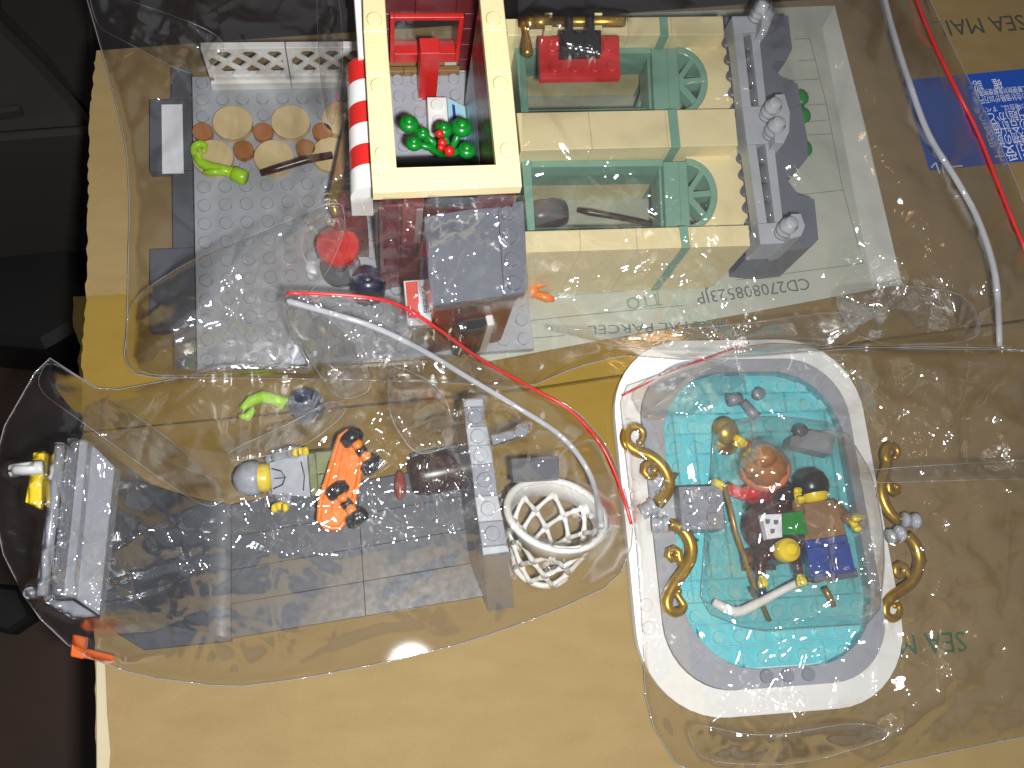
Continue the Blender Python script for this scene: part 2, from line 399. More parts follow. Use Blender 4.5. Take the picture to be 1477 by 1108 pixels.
for s, y0, x0, x1, h in (('引受ナ', 213, 1480, 1432, 17), ('ール', 226, 1388, 1343, 15), ('険物の説明', 195, 1480, 1424, 14), ('の合計価格', 177, 1480, 1418, 14),
                         ('円超)かどう', 163, 1480, 1412, 12), ('の場合は、すべての', 153, 1480, 1405, 7), ('の合計価格が20万円を', 138, 1480, 1404, 8), ('二郵便財対象郵便物等用', 128, 1480, 1404, 7), ('確　認', 114.5, 1443, 1402, 12)):
    sl_ = -.095
    text_px('printed_lettering', s, (x0, y0 + (x0 - 1440) * sl_), (x1, y0 + (x1 - 1440) * sl_), h, MT['ink_white'], stk, .42)

# ================================================================== PAPER FORM UNDER THE FACADE
pf = thing('customs_form', 'pale green printed mail form lying beneath the cream toy facade', 'form', U(1000, 300, .8))
ppx(pf, 'sheet', [(640, 60), (900, 20), (1204, 8), (1250, 190), (1301, 410), (1000, 466), (700, 522), (660, 480)], 1.3, 1.0, MT['paper'], b=0)
ppx(pf, 'glued_strip', [(1186, 40), (1204, 9), (1299, 400), (1258, 412)], 1.55, 1.35, plastic('pale_form_strip', (.62, .62, .55), .7), b=0)
def rule(pts, wd=.25):
    m = MB(); q = [np.array(U(x, y, 1.45)) for x, y in pts]
    for a, b in zip(q[:-1], q[1:]):
        d_ = b - a; n_ = np.array([-d_[1], d_[0], 0]); n_ = n_ / np.linalg.norm(n_) * wd / 2
        m.add([a - n_, b - n_, b + n_, a + n_], [(0, 1, 2, 3)])
    m.build('printed_rule', MT['ink_grey'], pf, fixn=False)
rule([(1145, 57), (1168, 55), (1192, 150), (1215, 270), (1245, 380), (1062, 404)])
rule([(1158, 152), (1192, 150)]); rule([(1163, 176), (1196, 173)]); rule([(1164, 195), (1199, 193)]); rule([(1154, 281), (1218, 274)]); rule([(1150, 88), (1176, 86)]); rule([(1140, 116), (1182, 114)])
rule([(740, 465), (845, 454), (990, 440)]); rule([(948, 420), (951, 440)]); rule([(760, 430), (900, 420)], .15)
text_px('printed_lettering', 'CD270808523JP', (1166, 401), (1004, 422), 17, MT['ink_grey'], pf, 1.5)
text_px('printed_lettering', 'TTO', (952, 423), (902, 430), 18, MT['ink_pale'], pf, 1.5)
text_px('printed_lettering', 'POSTAL PARCEL', (1045, 462), (850, 470), 13, MT['ink_grey'], pf, 1.5)
rule([(742, 490), (815, 484)], .3)

# ================================================================== TOY SHOP ON ITS BASEPLATE
shop = thing('toy_shop_building', 'open-topped toy pizza shop with cream roof rim standing on grey studded baseplate', 'toy building', BP(8, 8, 1.4))
tiles2 = [(335, 176), (419, 175), (492, 170), (307, 226), (395, 226), (478, 222)]
tiles1 = [(292, 189), (379, 189), (465, 189), (351, 215), (441, 213)]
tp = [(U(x, y, 8.4), 8) for x, y in tiles2] + [(U(x, y, 8.4), 4) for x, y in tiles1]
m = MB().prism([BP(-.5, -.5, 0), BP(15.5, -.5, 0), BP(15.5, 15.5, 0), BP(-.5, 15.5, 0)], 1.5, 5.2, .2)
for c in range(16):
    for r in range(16):
        q = BP(c, r, 5.2)
        if any(math.hypot(q[0] - t[0][0], q[1] - t[0][1]) < t[1] - .6 for t in tp): continue
        m.stud(q, 5.2, n=18)
m.build('baseplate', MT['lgray'], shop)
for (x, y) in tiles2: MB().lathe(U(x, y, 8.4)[:2] + (5.3,), (0, 0, 1), [(7.8, 0), (7.8, 2.95), (7.6, 3.15)], 36, False).build('paving_disc', MT['tile'], shop)
for (x, y) in tiles1: MB().lathe(U(x, y, 8.4)[:2] + (5.3,), (0, 0, 1), [(3.95, 0), (3.95, 2.95), (3.8, 3.15)], 28, False).build('paving_disc', MT['nougat'], shop)
def bpbox(name, c0, c1, r0, r1, z0, z1, mat, b=.2, label=None, parent=None):
    return MB().prism([BP(c0, r0, 0), BP(c1, r0, 0), BP(c1, r1, 0), BP(c0, r1, 0)], z0, z1, b).build(name, mat, parent or shop, label)
for r0, r1, c0 in ((-.95, .9, -1.5), (.93, 5.0, -2.55), (5.03, 9.2, -1.5), (9.23, 13.4, -2.55), (13.43, 15.5, -1.5)):
    t_ = bpbox('border_tile', c0, -.53, r0, r1, 1.5, 6.2, MT['dgray'])
    if r0 == .93: ppx(shop, 'sticker', [(233, 151), (263, 150.5), (265, 250), (234, 250.5)], 6.4, 6.22, MT['paperw'], b=0, parent=t_)
# lattice fences
def fence(c0):
    f_ = bpbox('lattice_fence', c0 + .01, c0 + 3.98, -.42, .35, 5.3, 9.5, MT['white'])
    y0, y1 = -.18, .18
    ex = np.array(BP(1, 0, 0)) / 8; ey = np.array(BP(0, -1, 0)) / 8
    o = np.array(BP(c0, y1, 0)); Wd = 31.6; z0, z1 = 9.4, 29.5; th = .36 * 8
    def bar(name, x, z, dx, dz):
        m = MB().frame_box(o + ex * x + np.array([0, 0, z]), ex * dx, ey * th, np.array([0, 0, dz]), .15); m.build(name, MT['white'], f_)
    bar('rail', .1, z1 - 2.2, Wd, 2.2); bar('rail', .1, z0, Wd, 2.6); bar('post', .1, z0, 1.6, z1 - z0 - 2); bar('post', Wd - 1.5, z0, 1.6, z1 - z0 - 2)
    for k in range(-3, 6):
        for sgn in (1, -1):
            # diagonal slat clipped to the panel
            zz0, zz1 = z0 + 2.2, z1 - 2; run = zz1 - zz0
            xs = k * 9.6 if sgn > 0 else k * 9.6 + run
            a, b = 0.0, 1.0
            x_at = lambda t: xs + sgn * run * t
            lo, hi = (1.2 - xs) / (sgn * run), (Wd - 1.2 - xs) / (sgn * run)
            lo, hi = min(lo, hi), max(lo, hi); a, b = max(a, lo), min(b, hi)
            if b - a < .08: continue
            pa = o + ex * x_at(a) + np.array([0, 0, zz0 + run * a]) + ey * th * (.25 if sgn > 0 else .30); pb = o + ex * x_at(b) + np.array([0, 0, zz0 + run * b]) + ey * th * (.25 if sgn > 0 else .30)
            d_ = (pb - pa); dn = d_ / np.linalg.norm(d_); nn = np.cross(dn, ey); nn /= np.linalg.norm(nn)
            MB().frame_box(pa - nn * .95, d_, nn * 1.9, ey * th * .45, .12).build('slat', MT['white'], f_)
fence(.5); fence(4.5)
# ---- walls and roof rim
ZR = 90
def courses(name, footprint, z0, z1, mats, hgt=9.6):
    z = z0; i = 0
    while z < z1 - .5:
        zt = min(z + hgt, z1)
        MB().prism(footprint, z + .06, zt - .02, .18).build(name, mats[i % len(mats)] if not callable(mats) else mats(z), shop)
        z = zt; i += 1
def at(px, z): return [U(x, y, z)[:2] for x, y in px]
ppx(shop, 'roof_rim_brick', [(522, -40), (553, -40), (558, 46), (524.5, 46)], ZR, ZR - 3.2, MT['cream'], studs=[(540, 26)])
ppx(shop, 'roof_rim_brick', [(524.6, 46.4), (558, 46.4), (562.5, 109), (528, 109)], ZR, ZR - 3.2, MT['cream'])
ppx(shop, 'roof_rim_brick', [(528, 109.4), (562.6, 109.4), (572, 241), (535.5, 242)], ZR, ZR - 3.2, MT['cream'], studs=[(546, 122), (552.5, 220.5)])
ppx(shop, 'roof_rim_brick', [(689, -40), (722, -40), (731, 44), (696.5, 44)], ZR, ZR - 3.2, MT['cream'], studs=[(712, 25)])
ppx(shop, 'roof_rim_brick', [(696.6, 44.4), (731, 44.4), (738, 106), (702.5, 106)], ZR, ZR - 3.2, MT['cream'])
ppx(shop, 'roof_rim_brick', [(702.6, 106.4), (738, 106.4), (750, 235), (715.5, 236.5)], ZR, ZR - 3.2, MT['cream'], studs=[(722.5, 119), (733, 215)])
ppx(shop, 'roof_rim_brick', [(535.6, 242.4), (715.5, 237), (750.3, 235.4), (753, 268), (538, 278)], ZR, ZR - 4.4, MT['cream'])
lw = at([(526, -40), (549, -40), (568, 240), (540, 241)], ZR - 3.3)
courses('wall_brick', lw, 5.3, ZR - 3.3, [MT['dred']])
rw = at([(697, -40), (722, -40), (748, 236), (721, 238)], ZR - 3.3)
courses('wall_brick', rw, 5.3, ZR - 3.3, lambda z: MT['white'] if z < 9 else (MT['cyan'] if z < 38 else MT['dred']))
fw = at([(545, 249), (748, 241), (750, 260), (546, 270)], ZR - 4.5)
fl0, fl1, fr1, fr0 = [np.array(p) for p in (fw[0], fw[3], fw[2], fw[1])]
def seg(t0, t1): return [tuple(fl0 + (fr0 - fl0) * t0), tuple(fl0 + (fr0 - fl0) * t1), tuple(fl1 + (fr1 - fl1) * t1), tuple(fl1 + (fr1 - fl1) * t0)]
z = 5.3; k = 0
while z < ZR - 5:
    zt = min(z + 9.6, ZR - 4.5)
    for t0, t1 in (((0, .165), (.165, .33), (.33, .70), (.70, 1)) if k % 2 else ((0, .165), (.165, .33), (.33, .55), (.55, 1))):
        MB().prism(seg(t0 + .002, t1 - .002), z + .06, zt - .02, .18).build('wall_brick', MT['dred'], shop)
    z = zt; k += 1
# studs facing outward on the front wall's left pier, black upper panel and inset tile
ndir = np.array([*((fl1 - fl0) / np.linalg.norm(fl1 - fl0)), 0.0])
for zz in (72, 58, 44, 30, 18):
    p = fl1 + (fr1 - fl1) * .085
    MB().lathe((p[0], p[1], zz), ndir, [(2.4, -.2), (2.4, 1.5), (2.2, 1.7)], 16, False).build('wall_stud', MT['dred'], shop)
def wallpanel(name, t0, t1, z0, z1, th, mat):
    a = fl1 + (fr1 - fl1) * t0; b = fl1 + (fr1 - fl1) * t1
    return MB().frame_box((a[0], a[1], z0), (b[0] - a[0], b[1] - a[1], 0), ndir * th, (0, 0, z1 - z0), .2).build(name, mat, shop)
wallpanel('upper_panel', .34, .70, 72, 84.5, 1.2, MT['black'])
wallpanel('wall_tile', .17, .325, 46, 80, .9, plastic('brick_red_plastic', (.24, .035, .03)))
wallpanel('menu_plaque', .27, .322, 48, 72, 1.4, plastic('plaque_grey', (.30, .22, .21)))
# ---- back wall with red window
bw_o = np.array(BP(8.6, -.6, 0)); bw_x = (np.array(BP(9.6, -.6, 0)) - bw_o) / 8; bw_y = np.array([-bw_x[1], bw_x[0], 0])
def onwall(px, py):
    dv = ROT @ np.array([(px - PW / 2) / F_PX, -(py - PH / 2) / F_PX, -1.0]); t = ((bw_o - CAM) @ bw_y) / (dv @ bw_y); p = CAM + dv * t
    return float((p - bw_o) @ bw_x), float(p[2])
w0 = onwall(563, 87); w1 = onwall(668, 20)
def bwbox(name, x0, x1, z0, z1, mat, y0=0.0, y1=7.8, parent=None, b=.2):
    return MB().frame_box(bw_o + bw_x * x0 + bw_y * y0 + np.array([0, 0, z0]), bw_x * (x1 - x0), bw_y * (y1 - y0), (0, 0, z1 - z0), b).build(name, mat, parent or shop)
X0, X1 = w0[0] - .5, w1[0] + .5; Z0, Z1 = w0[1], w1[1]
z = 5.3; k = 0
while z < ZR - 3.4:
    zt = min(z + 9.6, ZR - 3.4)
    if zt <= Z0 + .1: spans = [(-4, 10), (10, 26), (26, 42), (42, 50)] if k % 2 else [(-4, 18), (18, 34), (34, 50)]
    elif z >= Z1 - .1: spans = [(-4, 18), (18, 34), (34, 50)]
    else: spans = [(-4, X0), (X1, X1 + 8), (X1 + 8, 50)]
    if z < Z0 < zt: zt = Z0
    elif z < Z1 < zt: zt = Z1
    for a, b in spans:
        if b - a > .6: bwbox('wall_brick', a + .04, b - .04, z + .05, zt - .02, MT['dred'])
    z = zt; k += 1
wn = bwbox('window', X0 + .2, X0 + 2.0, Z0 + .1, Z1 - .1, MT['red'], -1.6, 7)
bwbox('frame_bar', X1 - 2.0, X1 - .2, Z0 + .1, Z1 - .1, MT['red'], -1.6, 7, wn); bwbox('frame_bar', X0 + 2, X1 - 2, Z1 - 2, Z1 - .1, MT['red'], -1.6, 7, wn); bwbox('frame_bar', X0 + 2, X1 - 2, Z0 + .1, Z0 + 6, MT['red'], -1.6, 5, wn)
bwbox('pane', X0 + 2, X1 - 2, Z0 + 6, Z1 - 2, MT['glass'], 2.2, 3, wn, .05)
bwbox('sill', 0, 14, 5.3, 9.0, MT['tanw'], -2.5, -.1); bwbox('sill', 14.1, 38, 5.3, 9.0, MT['tanw'], -2.5, -.1)
# ---- things fixed inside
bpbox('pillar', 11.0, 11.95, .3, 1.2, 5.3, 36, MT['red'])
c_ = ppx(shop, 'counter', [(616, 140), (644, 140), (648, 196), (619, 197)], 17, 5.3, MT['white'], studs=[(630, 150), (632.5, 173)])
ppx(shop, 'printed_slope', [(644.5, 140), (671, 153), (674, 192), (648.5, 196)], 16, 5.3, MT['cyan'], parent=c_)
ppx(shop, 'printed_stripe', [(652, 150), (656, 152), (660, 190), (655, 191)], 16.3, 15.8, MT['blue'], b=0, parent=c_)
pl = ppx(shop, 'planter', [(571, 229), (716, 224), (718, 246), (572, 250)], 40, 34, MT['black'])
def leafy(name, blobs, root_px, mat, z, parent=None):
    m = MB(); r0 = U(*root_px, z - 6)
    for (x, y, r, dz) in blobs:
        c = U(x, y, z + dz); rr = r / 3.5
        m.ball(c, rr, 14, 9, (1, 1, .7)); m.ball((c[0], c[1], c[2] + rr * .35), rr * .62, 12, 8)
        m.tube([r0, ((r0[0] + c[0]) / 2, (r0[1] + c[1]) / 2, z - 1), c], [1.3, 1.4, 1.2], 8)
    return m.build(name, mat, parent or shop)
leafy('plant', [(590, 179, 13, 2), (597, 207, 11, 0), (610, 192, 9, 1)], (640, 226), MT['green'], 42)
leafy('plant', [(640, 187, 12, 1), (666, 184, 14, 3), (673, 217, 12, 0)], (646, 228), MT['green'], 42)
leafy('plant', [(706, 190, 11, 0), (708, 218, 12, 0)], (710, 236), MT['green'], 38)
m = MB()
for x, y, r in ((634, 193, 6), (638, 206, 6.5), (648, 218, 7.5), (636, 213, 5)): m.ball(U(x, y, 50), r / 3.7, 14, 9)
m.build('fruit', MT['red'], shop)
# ---- striped awning on the left wall
bands = [(84, 'red'), (115.5, 'white'), (147, 'red'), (177.5, 'white'), (208, 'red'), (238, 'white'), (272, None)]
for (y0, col), (y1, _) in zip(bands[:-1], bands[1:]):
    xr0, xr1 = 527.5 + (y0 - 84) * .052, 527.5 + (y1 - 84) * .052; xl0, xl1 = 499 + (y0 - 84) * .03, 499 + (y1 - 84) * .03
    m = MB(); n = 9; rows = []
    for yy, xl, xr in ((y0 + .3, xl0, xr0), (y1 - .3, xl1, xr1)):
        a = np.array(U(xl, yy, 80)); b = np.array(U(xr, yy, 80)); row = []
        for i in range(n):
            t = i / (n - 1); p = b + (a - b) * math.sin(t * math.pi / 2); row.append((p[0], p[1], 74 + 7 * math.cos(t * math.pi / 2) ))
        row.append((a[0], a[1], 62)); row.append((b[0], b[1], 62)); rows.append(row)
    k = n + 2; m.add(rows[0] + rows[1], [(i, i + 1, k + i + 1, k + i) for i in range(n - 1)], True)
    m.add(rows[0] + rows[1], [(i, (i + 1) % k, k + (i + 1) % k, k + i) for i in range(n - 1, k)] + [tuple(range(k)), tuple(range(k, 2 * k))[::-1]])
    m.build('awning_slope', MT[col], shop)
ppx(shop, 'wall_cap', [(508, -40), (520, -40), (526, 83), (517, 83)], 82, 60, MT['white'])
ppx(shop, 'reflection_strip', [(498, 172), (510, 172), (492, 272), (477, 270)], 34, 5.3, MT['tanw'])  # solid brown strip put in for a tan reflection in the film
ppx(shop, 'porch_block', [(482, 262), (527, 290), (531, 330), (481, 328)], 30, 5.3, MT['dred'])
m = MB(); path = [U(x, y, 33 + i * .3) for i, (x, y) in enumerate([(494, 262), (486, 270), (482, 285), (481, 298), (485, 310)])]; m.tube(path, [1.3, 2.0, 2.2, 2.0, 1.3], 10); m.build('door_handle', MT['gold'], shop)
# ---- oven block with grey roof
roofpx = [(613, 312), (735, 292.5), (755, 290), (762, 415), (757, 421), (621, 441)]
ppx(shop, 'oven_roof', [(612, 312), (718, 295), (727, 426), (621, 441)], 68, 62, MT['slate'])
ppx(shop, 'oven_roof_plate', [(718.5, 295), (755, 289), (762, 415), (757, 421), (727.5, 426)], 68, 62, MT['slate'], studs=[(732.5, 306), (735.5, 340), (738.5, 373), (742, 407)])
ow = at([(625, 330), (745, 312), (752, 410), (627, 430)], 61.9)
z = 5.3
while z < 61:
    zt = min(z + 9.6, 61.9)
    A, B, C, D = [np.array(p) for p in ow]
    for t0, t1 in ((0, .3), (.3, .72), (.72, 1)) if int(z) % 2 else ((0, .45), (.45, 1)):
        MB().prism([tuple(A + (B - A) * (t0 + .003)), tuple(A + (B - A) * (t1 - .003)), tuple(D + (C - D) * (t1 - .003)), tuple(D + (C - D) * (t0 + .003))], z + .06, zt - .02, .18).build('oven_brick', MT['dred'], shop)
    z = zt
D3 = np.array([*D, 0]); C3 = np.array([*C, 0]); dn = (C3 - D3); on = np.array([dn[1], -dn[0], 0]); on /= np.linalg.norm(on)
MB().frame_box(D3 + dn * .30 + np.array([0, 0, 12]), dn * .36, on * 5, (0, 0, 26), .6).build('oven_door', MT['black'], shop)
for k in range(3): MB().frame_box(D3 + dn * (.36 + .1 * k) + on * 5 + np.array([0, 0, 14]), dn * .04, on * 1.2, (0, 0, 22), .3).build('oven_bar', MT['black'], shop)
MB().frame_box(D3 + dn * .67 + np.array([0, 0, 8]), dn * .09, on * 4, (0, 0, 30), .3).build('oven_trim', MT['white'], shop)
ppx(shop, 'doorstep', [(560, 392), (606, 391), (608, 401), (562, 403)], 9, 5.3, MT['gold'])
pz = ppx(shop, 'menu_board', [(582, 405), (617, 402.5), (623, 468), (588, 470)], 40, 36.5, MT['paperw'], label='white menu tile printed PIZZA beside a red block')
ppx(shop, 'red_panel', [(584.5, 407), (602, 405.5), (606, 457), (589, 459)], 40.25, 40.05, MT['ink_red'], b=0, parent=pz)
text_px('printed_lettering', 'PIZZA', (619.5, 452), (616.2, 410), 8, MT['ink_green'], pz, 40.3)
ppx(shop, 'menu_post', [(592, 415), (612, 413), (616, 458), (596, 460)], 36.4, 5.3, MT['lgray'])

# ---- loose bits by the shop
tb = thing('toy_table', 'round red toy table top on a dark grey foot before the shop', 'toy table', U(492, 383, 5.4))
tb.location.z = .0055
c = U(487, 353, 27); c2 = U(491, 383, 9)
MB().lathe((c[0], c[1], 23.7), (0, 0, 1), [(7.8, 0), (7.8, 3), (7.6, 3.2)], 40, False).build('table_top', MT['red'], tb)
MB().lathe((c[0], c[1] - .2, 7), (0, 0, 1), [(3, 0), (2.4, 4), (2.4, 12), (3.6, 16.6)], 20).build('stem', MT['dgray'], tb)
MB().lathe((c2[0], c2[1], 5.5), (0, 0, 1), [(7.9, 0), (7.9, 2.6), (7, 3.4)], 36, False).build('foot', MT['dgray'], tb)
o = MB().lathe(U(531, 420, 5.6), (0, 0, 1), [(6.6, 0), (6.9, 4), (6.6, 9), (5.2, 12.5), (3.2, 13.6), (2.4, 13.7), (2.4, 15.2), (2.2, 15.4)], 22).build('dome_brick', MT['navy'])
tag(o, 'navy blue dome piece beside the PIZZA menu tile', 'toy brick')
# lime curling stem
def curl(name, pts, rad, z, mat, extra=None):
    m = MB(); m.tube([U(x, y, z) for x, y in pts], rad, 12)
    if extra: extra(m)
    return m
sp = [(291 + 9 * math.cos(a) * (1 - .0 * a), 216 + 8.5 * math.sin(a)) for a in np.linspace(1.9, -3.4, 16)]
sp = [(290 + (4 + 7.5 * t) * math.cos(1.2 - 5.6 * t), 215 + (4 + 6.5 * t) * math.sin(1.2 - 5.6 * t)) for t in np.linspace(0, 1, 18)]
path = sp + [(283, 226), (291, 236), (304, 241), (320, 245), (338, 250)]
o = curl('plant_stem', path, [1.0] * 6 + [1.5] * 12 + [1.7, 1.9, 2.0, 2.1, 2.2], 11.5, MT['lime'], lambda m: (m.tube([U(x, y, 12) for x, y in [(294, 249), (306, 248), (322, 247)]], [.8, 1.5, 1.8], 10), m.lathe(U(336, 250, 12), np.array(U(357, 258, 12)) - np.array(U(336, 250, 12)), [(2.4, 0), (3.0, .6), (3.0, 5), (2.6, 5.4), (2.5, 5.6)], 18))).build('plant_stem', MT['lime'])
tag(o, 'lime green curled plant stem on the tan paving discs', 'toy plant')
o = MB().tube([U(376, 250, 11), U(400, 243, 11.5), U(440, 231, 12), U(480, 224, 12.5)], [1.3, 1.6, 1.6, 1.4], 10).build('brown_stick', MT['skirt'])
tag(o, 'dark brown stick lying over the tan paving discs', 'toy stick')
o = MB().tube([U(768, 424, 9), U(790, 430, 9), U(800, 433, 9)], [1.6, 2, .8], 8)
o.tube([U(770, 414, 10), U(782, 410, 10), U(793, 409, 10)], [1.4, 1.5, .5], 8)
o.ball(U(768, 421, 8.5), 2.6)
o = o.build('flame_piece', MT['orange']); tag(o, 'small orange flame piece against the grey oven roof corner', 'toy flame')

# ================================================================== CREAM FACADE LYING ON ITS BACK
fac = thing('toy_facade', 'cream toy house front with green arched windows and grey cornice lying face up', 'toy facade', U(900, 300, 1.6))
ZP, ZW = 42, 34
def fp(name, pts, z1, z0, mat, **k): return ppx(fac, name, pts, z1, z0, mat, **k)
def split(pts4, cuts):
    a, b, c, d_ = [np.array(p, float) for p in pts4]
    for t0, t1 in zip(cuts[:-1], cuts[1:]): yield [tuple(a + (b - a) * (t0 + .0006)), tuple(a + (b - a) * (t1 - .0006)), tuple(d_ + (c - d_) * (t1 - .0006)), tuple(d_ + (c - d_) * (t0 + .0006))]
for q in split([(729, 27), (1043, 23), (1045, 50), (732, 51)], (0, .28, .56, .71, .76, 1)): fp('pilaster_brick', q, ZP, 2, MT['cream'])
for q in split([(745, 162.5), (1060, 156.5), (1065, 209), (751, 217)], (0, .33, .68, .70, .735, 1)): fp('pilaster_brick', q, ZP, 2, MT['cream'])
for q in split([(755, 333.5), (1080, 324.5), (1083, 354), (756, 364)], (0, .25, .5, .70, .74, 1)): fp('pilaster_brick', q, ZP, 2, MT['cream'])
for q in ([(951, 24), (963, 23.8), (965, 52), (953, 52)], [(963, 157.5), (976, 157), (982, 212), (969, 212.5)], [(979.5, 326), (992, 325.5), (996.5, 357), (984, 357.5)]):
    fp('string_course', q, ZP + .5, 1.9, MT['sand'])
ell = lambda cx, cy, rx, ry, a0, a1, n: [(cx + rx * math.cos(a), cy + ry * math.sin(a)) for a in np.linspace(a0, a1, n)]
for cx, cy, top, bot, lx0, lx1, wx0, ytop, ybot, rgt in ((976, 118, 67, 162, 940, 977, 757, 73, 163, 1050), (990, 281, 228, 332, 957, 991, 766, 236, 336, 1071)):
    R1, R2 = 45, cy - top
    arc = ell(cx, cy, R1, R2, -math.pi / 2, math.pi / 2, 21)
    # cream spandrel round the arch
    fp('spandrel', [(cx - 2, top - 8)] + [(rgt - 4, top - 11), (rgt + 11, bot + 3), (cx - 2, bot + 2)] + arc[::-1], ZW, 3, MT['cream'])
    # fan light
    inn = ell(cx, cy, R1 - 9.5, R2 - 9.5, math.pi / 2, -math.pi / 2, 21)
    fan = fp('fan_light', [(x - .3, y) for x, y in arc] + inn, ZW + .9, ZW - 10, MT['sand'], b=.3)
    for a in (-50, -4, 42):
        ca, sa = math.cos(math.radians(a)), math.sin(math.radians(a)); nx, ny = -sa, ca
        p0 = (cx + 9 * ca, cy + 9 * sa); p1 = (cx + (R1 - 8) * ca, cy + (R2 - 8) * sa)
        fp('spoke', [(p0[0] + nx * 4.2, p0[1] + ny * 4.2), (p1[0] + nx * 4.2, p1[1] + ny * 4.2), (p1[0] - nx * 4.2, p1[1] - ny * 4.2), (p0[0] - nx * 4.2, p0[1] - ny * 4.2)], ZW + .2, ZW - 5, MT['sand'], parent=fan)
    fp('hub', ell(cx, cy, 12, 13, -math.pi / 2, math.pi / 2, 9), ZW + .4, ZW - 6, MT['sand'], parent=fan)
    # window
    win = fp('window', [(lx0, ytop - 3), (lx1, ytop - 3), (lx1 + 6, bot), (lx0 + 4, bot)], ZW + 1, ZW - 11, MT['sand'], label='green window frame')
    fp('lintel', [(lx0 + 22, ytop - 3), (lx1 - .5, ytop - 3), (lx1 + 5, bot), (lx0 + 26, bot)], ZW + 1.6, ZW + .8, MT['sand'], parent=win)
    fp('frame_bar', [(wx0 - 14, ytop - 6), (wx0, ytop - 6), (wx0 + 6, bot), (wx0 - 5, bot)], ZW + .6, ZW - 14, MT['sand'], parent=win)
    fp('frame_bar', [(wx0 + .3, ytop - 4), (lx0 - .3, ytop - 6), (lx0 - .3, ytop + 3), (wx0 + .3, ytop + 5)], ZW + .3, ZW - 14, MT['sand'], parent=win)
    fp('frame_bar', [(wx0 + .3, ytop + 5.4), (lx0 - .3, ytop + 3.4), (lx0 - .3, ytop + 9), (wx0 + .3, ytop + 11)], ZW - 3, ZW - 14, MT['sand'], parent=win)
    fp('frame_bar', [(lx0 - 7, ytop + 4), (lx0 - .4, ytop + 4), (lx0 + 3.4, bot), (lx0 - 3, bot)], ZW - 2.5, ZW - 14, MT['sand'], parent=win)
    fp('frame_bar', [(wx0 + 4, bot - 4), (lx0 + 3, bot - 7), (lx0 + 3, bot + 8), (wx0 + 4, bot + 8)], ZW - 6, ZW - 14, MT['sand'], parent=win)
    fp('pane', [(wx0, ytop + 8), (lx0 - 5, ytop + 6), (lx0 + 1, bot), (wx0 + 5, bot)], ZW - 6, ZW - 6.9, MT['glass'], b=0, parent=win)
fp('spandrel', [(732, 51.5), (1044, 51), (1044, 56), (975, 60), (940, 61), (740, 60)], ZW, 3, MT['cream'])
fp('spandrel', [(752, 218), (1064, 210), (1066, 217), (988, 223), (957, 224), (765, 229)], ZW, 3, MT['cream'])
# casement bar leaning behind the upper pane
MB().tube([U(921, 157, 18), U(934, 118, 20)], 1.6, 6).build('casement_bar', MT['sand'], fac)
# cornice
fp('cornice', [(1047, 60), (1046, 24), (1095, 21), (1137, 22), (1143, 70), (1134, 88), (1122, 86), (1114, 97), (1131, 113), (1151, 120), (1156, 150), (1150, 153), (1070, 158)], 30, 2, MT['slate'])
fp('cornice', [(1070, 158.4), (1150, 153.4), (1156, 150.5), (1165, 200), (1166, 226), (1150, 246), (1135, 258), (1152, 280), (1175, 287), (1181, 345), (1168, 358), (1130, 362), (1090, 358)], 30, 2, MT['slate'])
m = MB()
for k in range(13):
    t = k / 12; m.stud(U(1051 + 36 * t, 60 + 285 * t, 36), 30, r=2.4, h=6)
m.build('stud_strip', MT['dgray'], fac)
fp('cornice_strip', [(1057, 24), (1063, 24), (1098, 350), (1089, 352)], 37, 30, MT['dgray'])
ZG = 44
for q in ([(1056, 23), (1096, 21.5), (1097, 45), (1059, 47.5)], [(1071, 154), (1108, 152), (1116, 206), (1078, 208)], [(1094, 322.5), (1138, 319), (1140, 350), (1097, 352)]): fp('parapet_block', q, ZG, 30, MT['lgray'])
for q in ([(1059, 48), (1072, 47.5), (1084, 153), (1071, 153.5)], [(1083, 47), (1095, 46.5), (1106, 151), (1095, 151.6)], [(1078, 208.5), (1091, 208), (1107, 321), (1094, 322)], [(1104, 207.5), (1117, 207), (1130, 319), (1118, 320)]): fp('parapet_rail', q, ZG, 37.2, MT['lgray'])
for (xa, ya, xb, yb) in ((1077, 50, 1089, 151), (1097, 211, 1112, 319)):
    for k in range(4):
        t0, t1 = (k + .06) / 4, (k + .94) / 4; a = np.array(U(xa + (xb - xa) * t0, ya + (yb - ya) * t0, 40)); b = np.array(U(xa + (xb - xa) * t1, ya + (yb - ya) * t1, 40)); L_ = np.linalg.norm(b - a)
        MB().lathe(a, b - a, [(1.6, 0), (2.0, .3), (2.0, L_ - .6), (1.3, L_ - .3), (1.3, L_)], 14).build('baluster', MT['smoke'], fac)
for x, y in ((1089, 26), (1105, 168), (1110, 195), (1127, 337)):
    p = U(x, y, ZG); MB().lathe((p[0], p[1], ZG), (0, 0, 1), [(3.0, 0), (3.0, 1.4), (2.3, 2), (3.4, 2.6), (3.4, 4.4), (2.7, 5), (3.3, 5.6), (3.3, 7.4), (2.4, 8), (2.4, 9.4), (2.1, 9.7)], 22).build('finial', MT['lgray'], fac)
for q in ([(1103, 1), (1114, 1), (1118, 19), (1108, 44), (1097, 44)], [(1119, 136), (1132, 135), (1140, 162), (1139, 190), (1131, 206), (1118, 205)], [(1142, 308), (1156, 308), (1162, 326), (1156, 340), (1140, 344)]): fp('bracket', q, 50, 30, MT['lgray'])
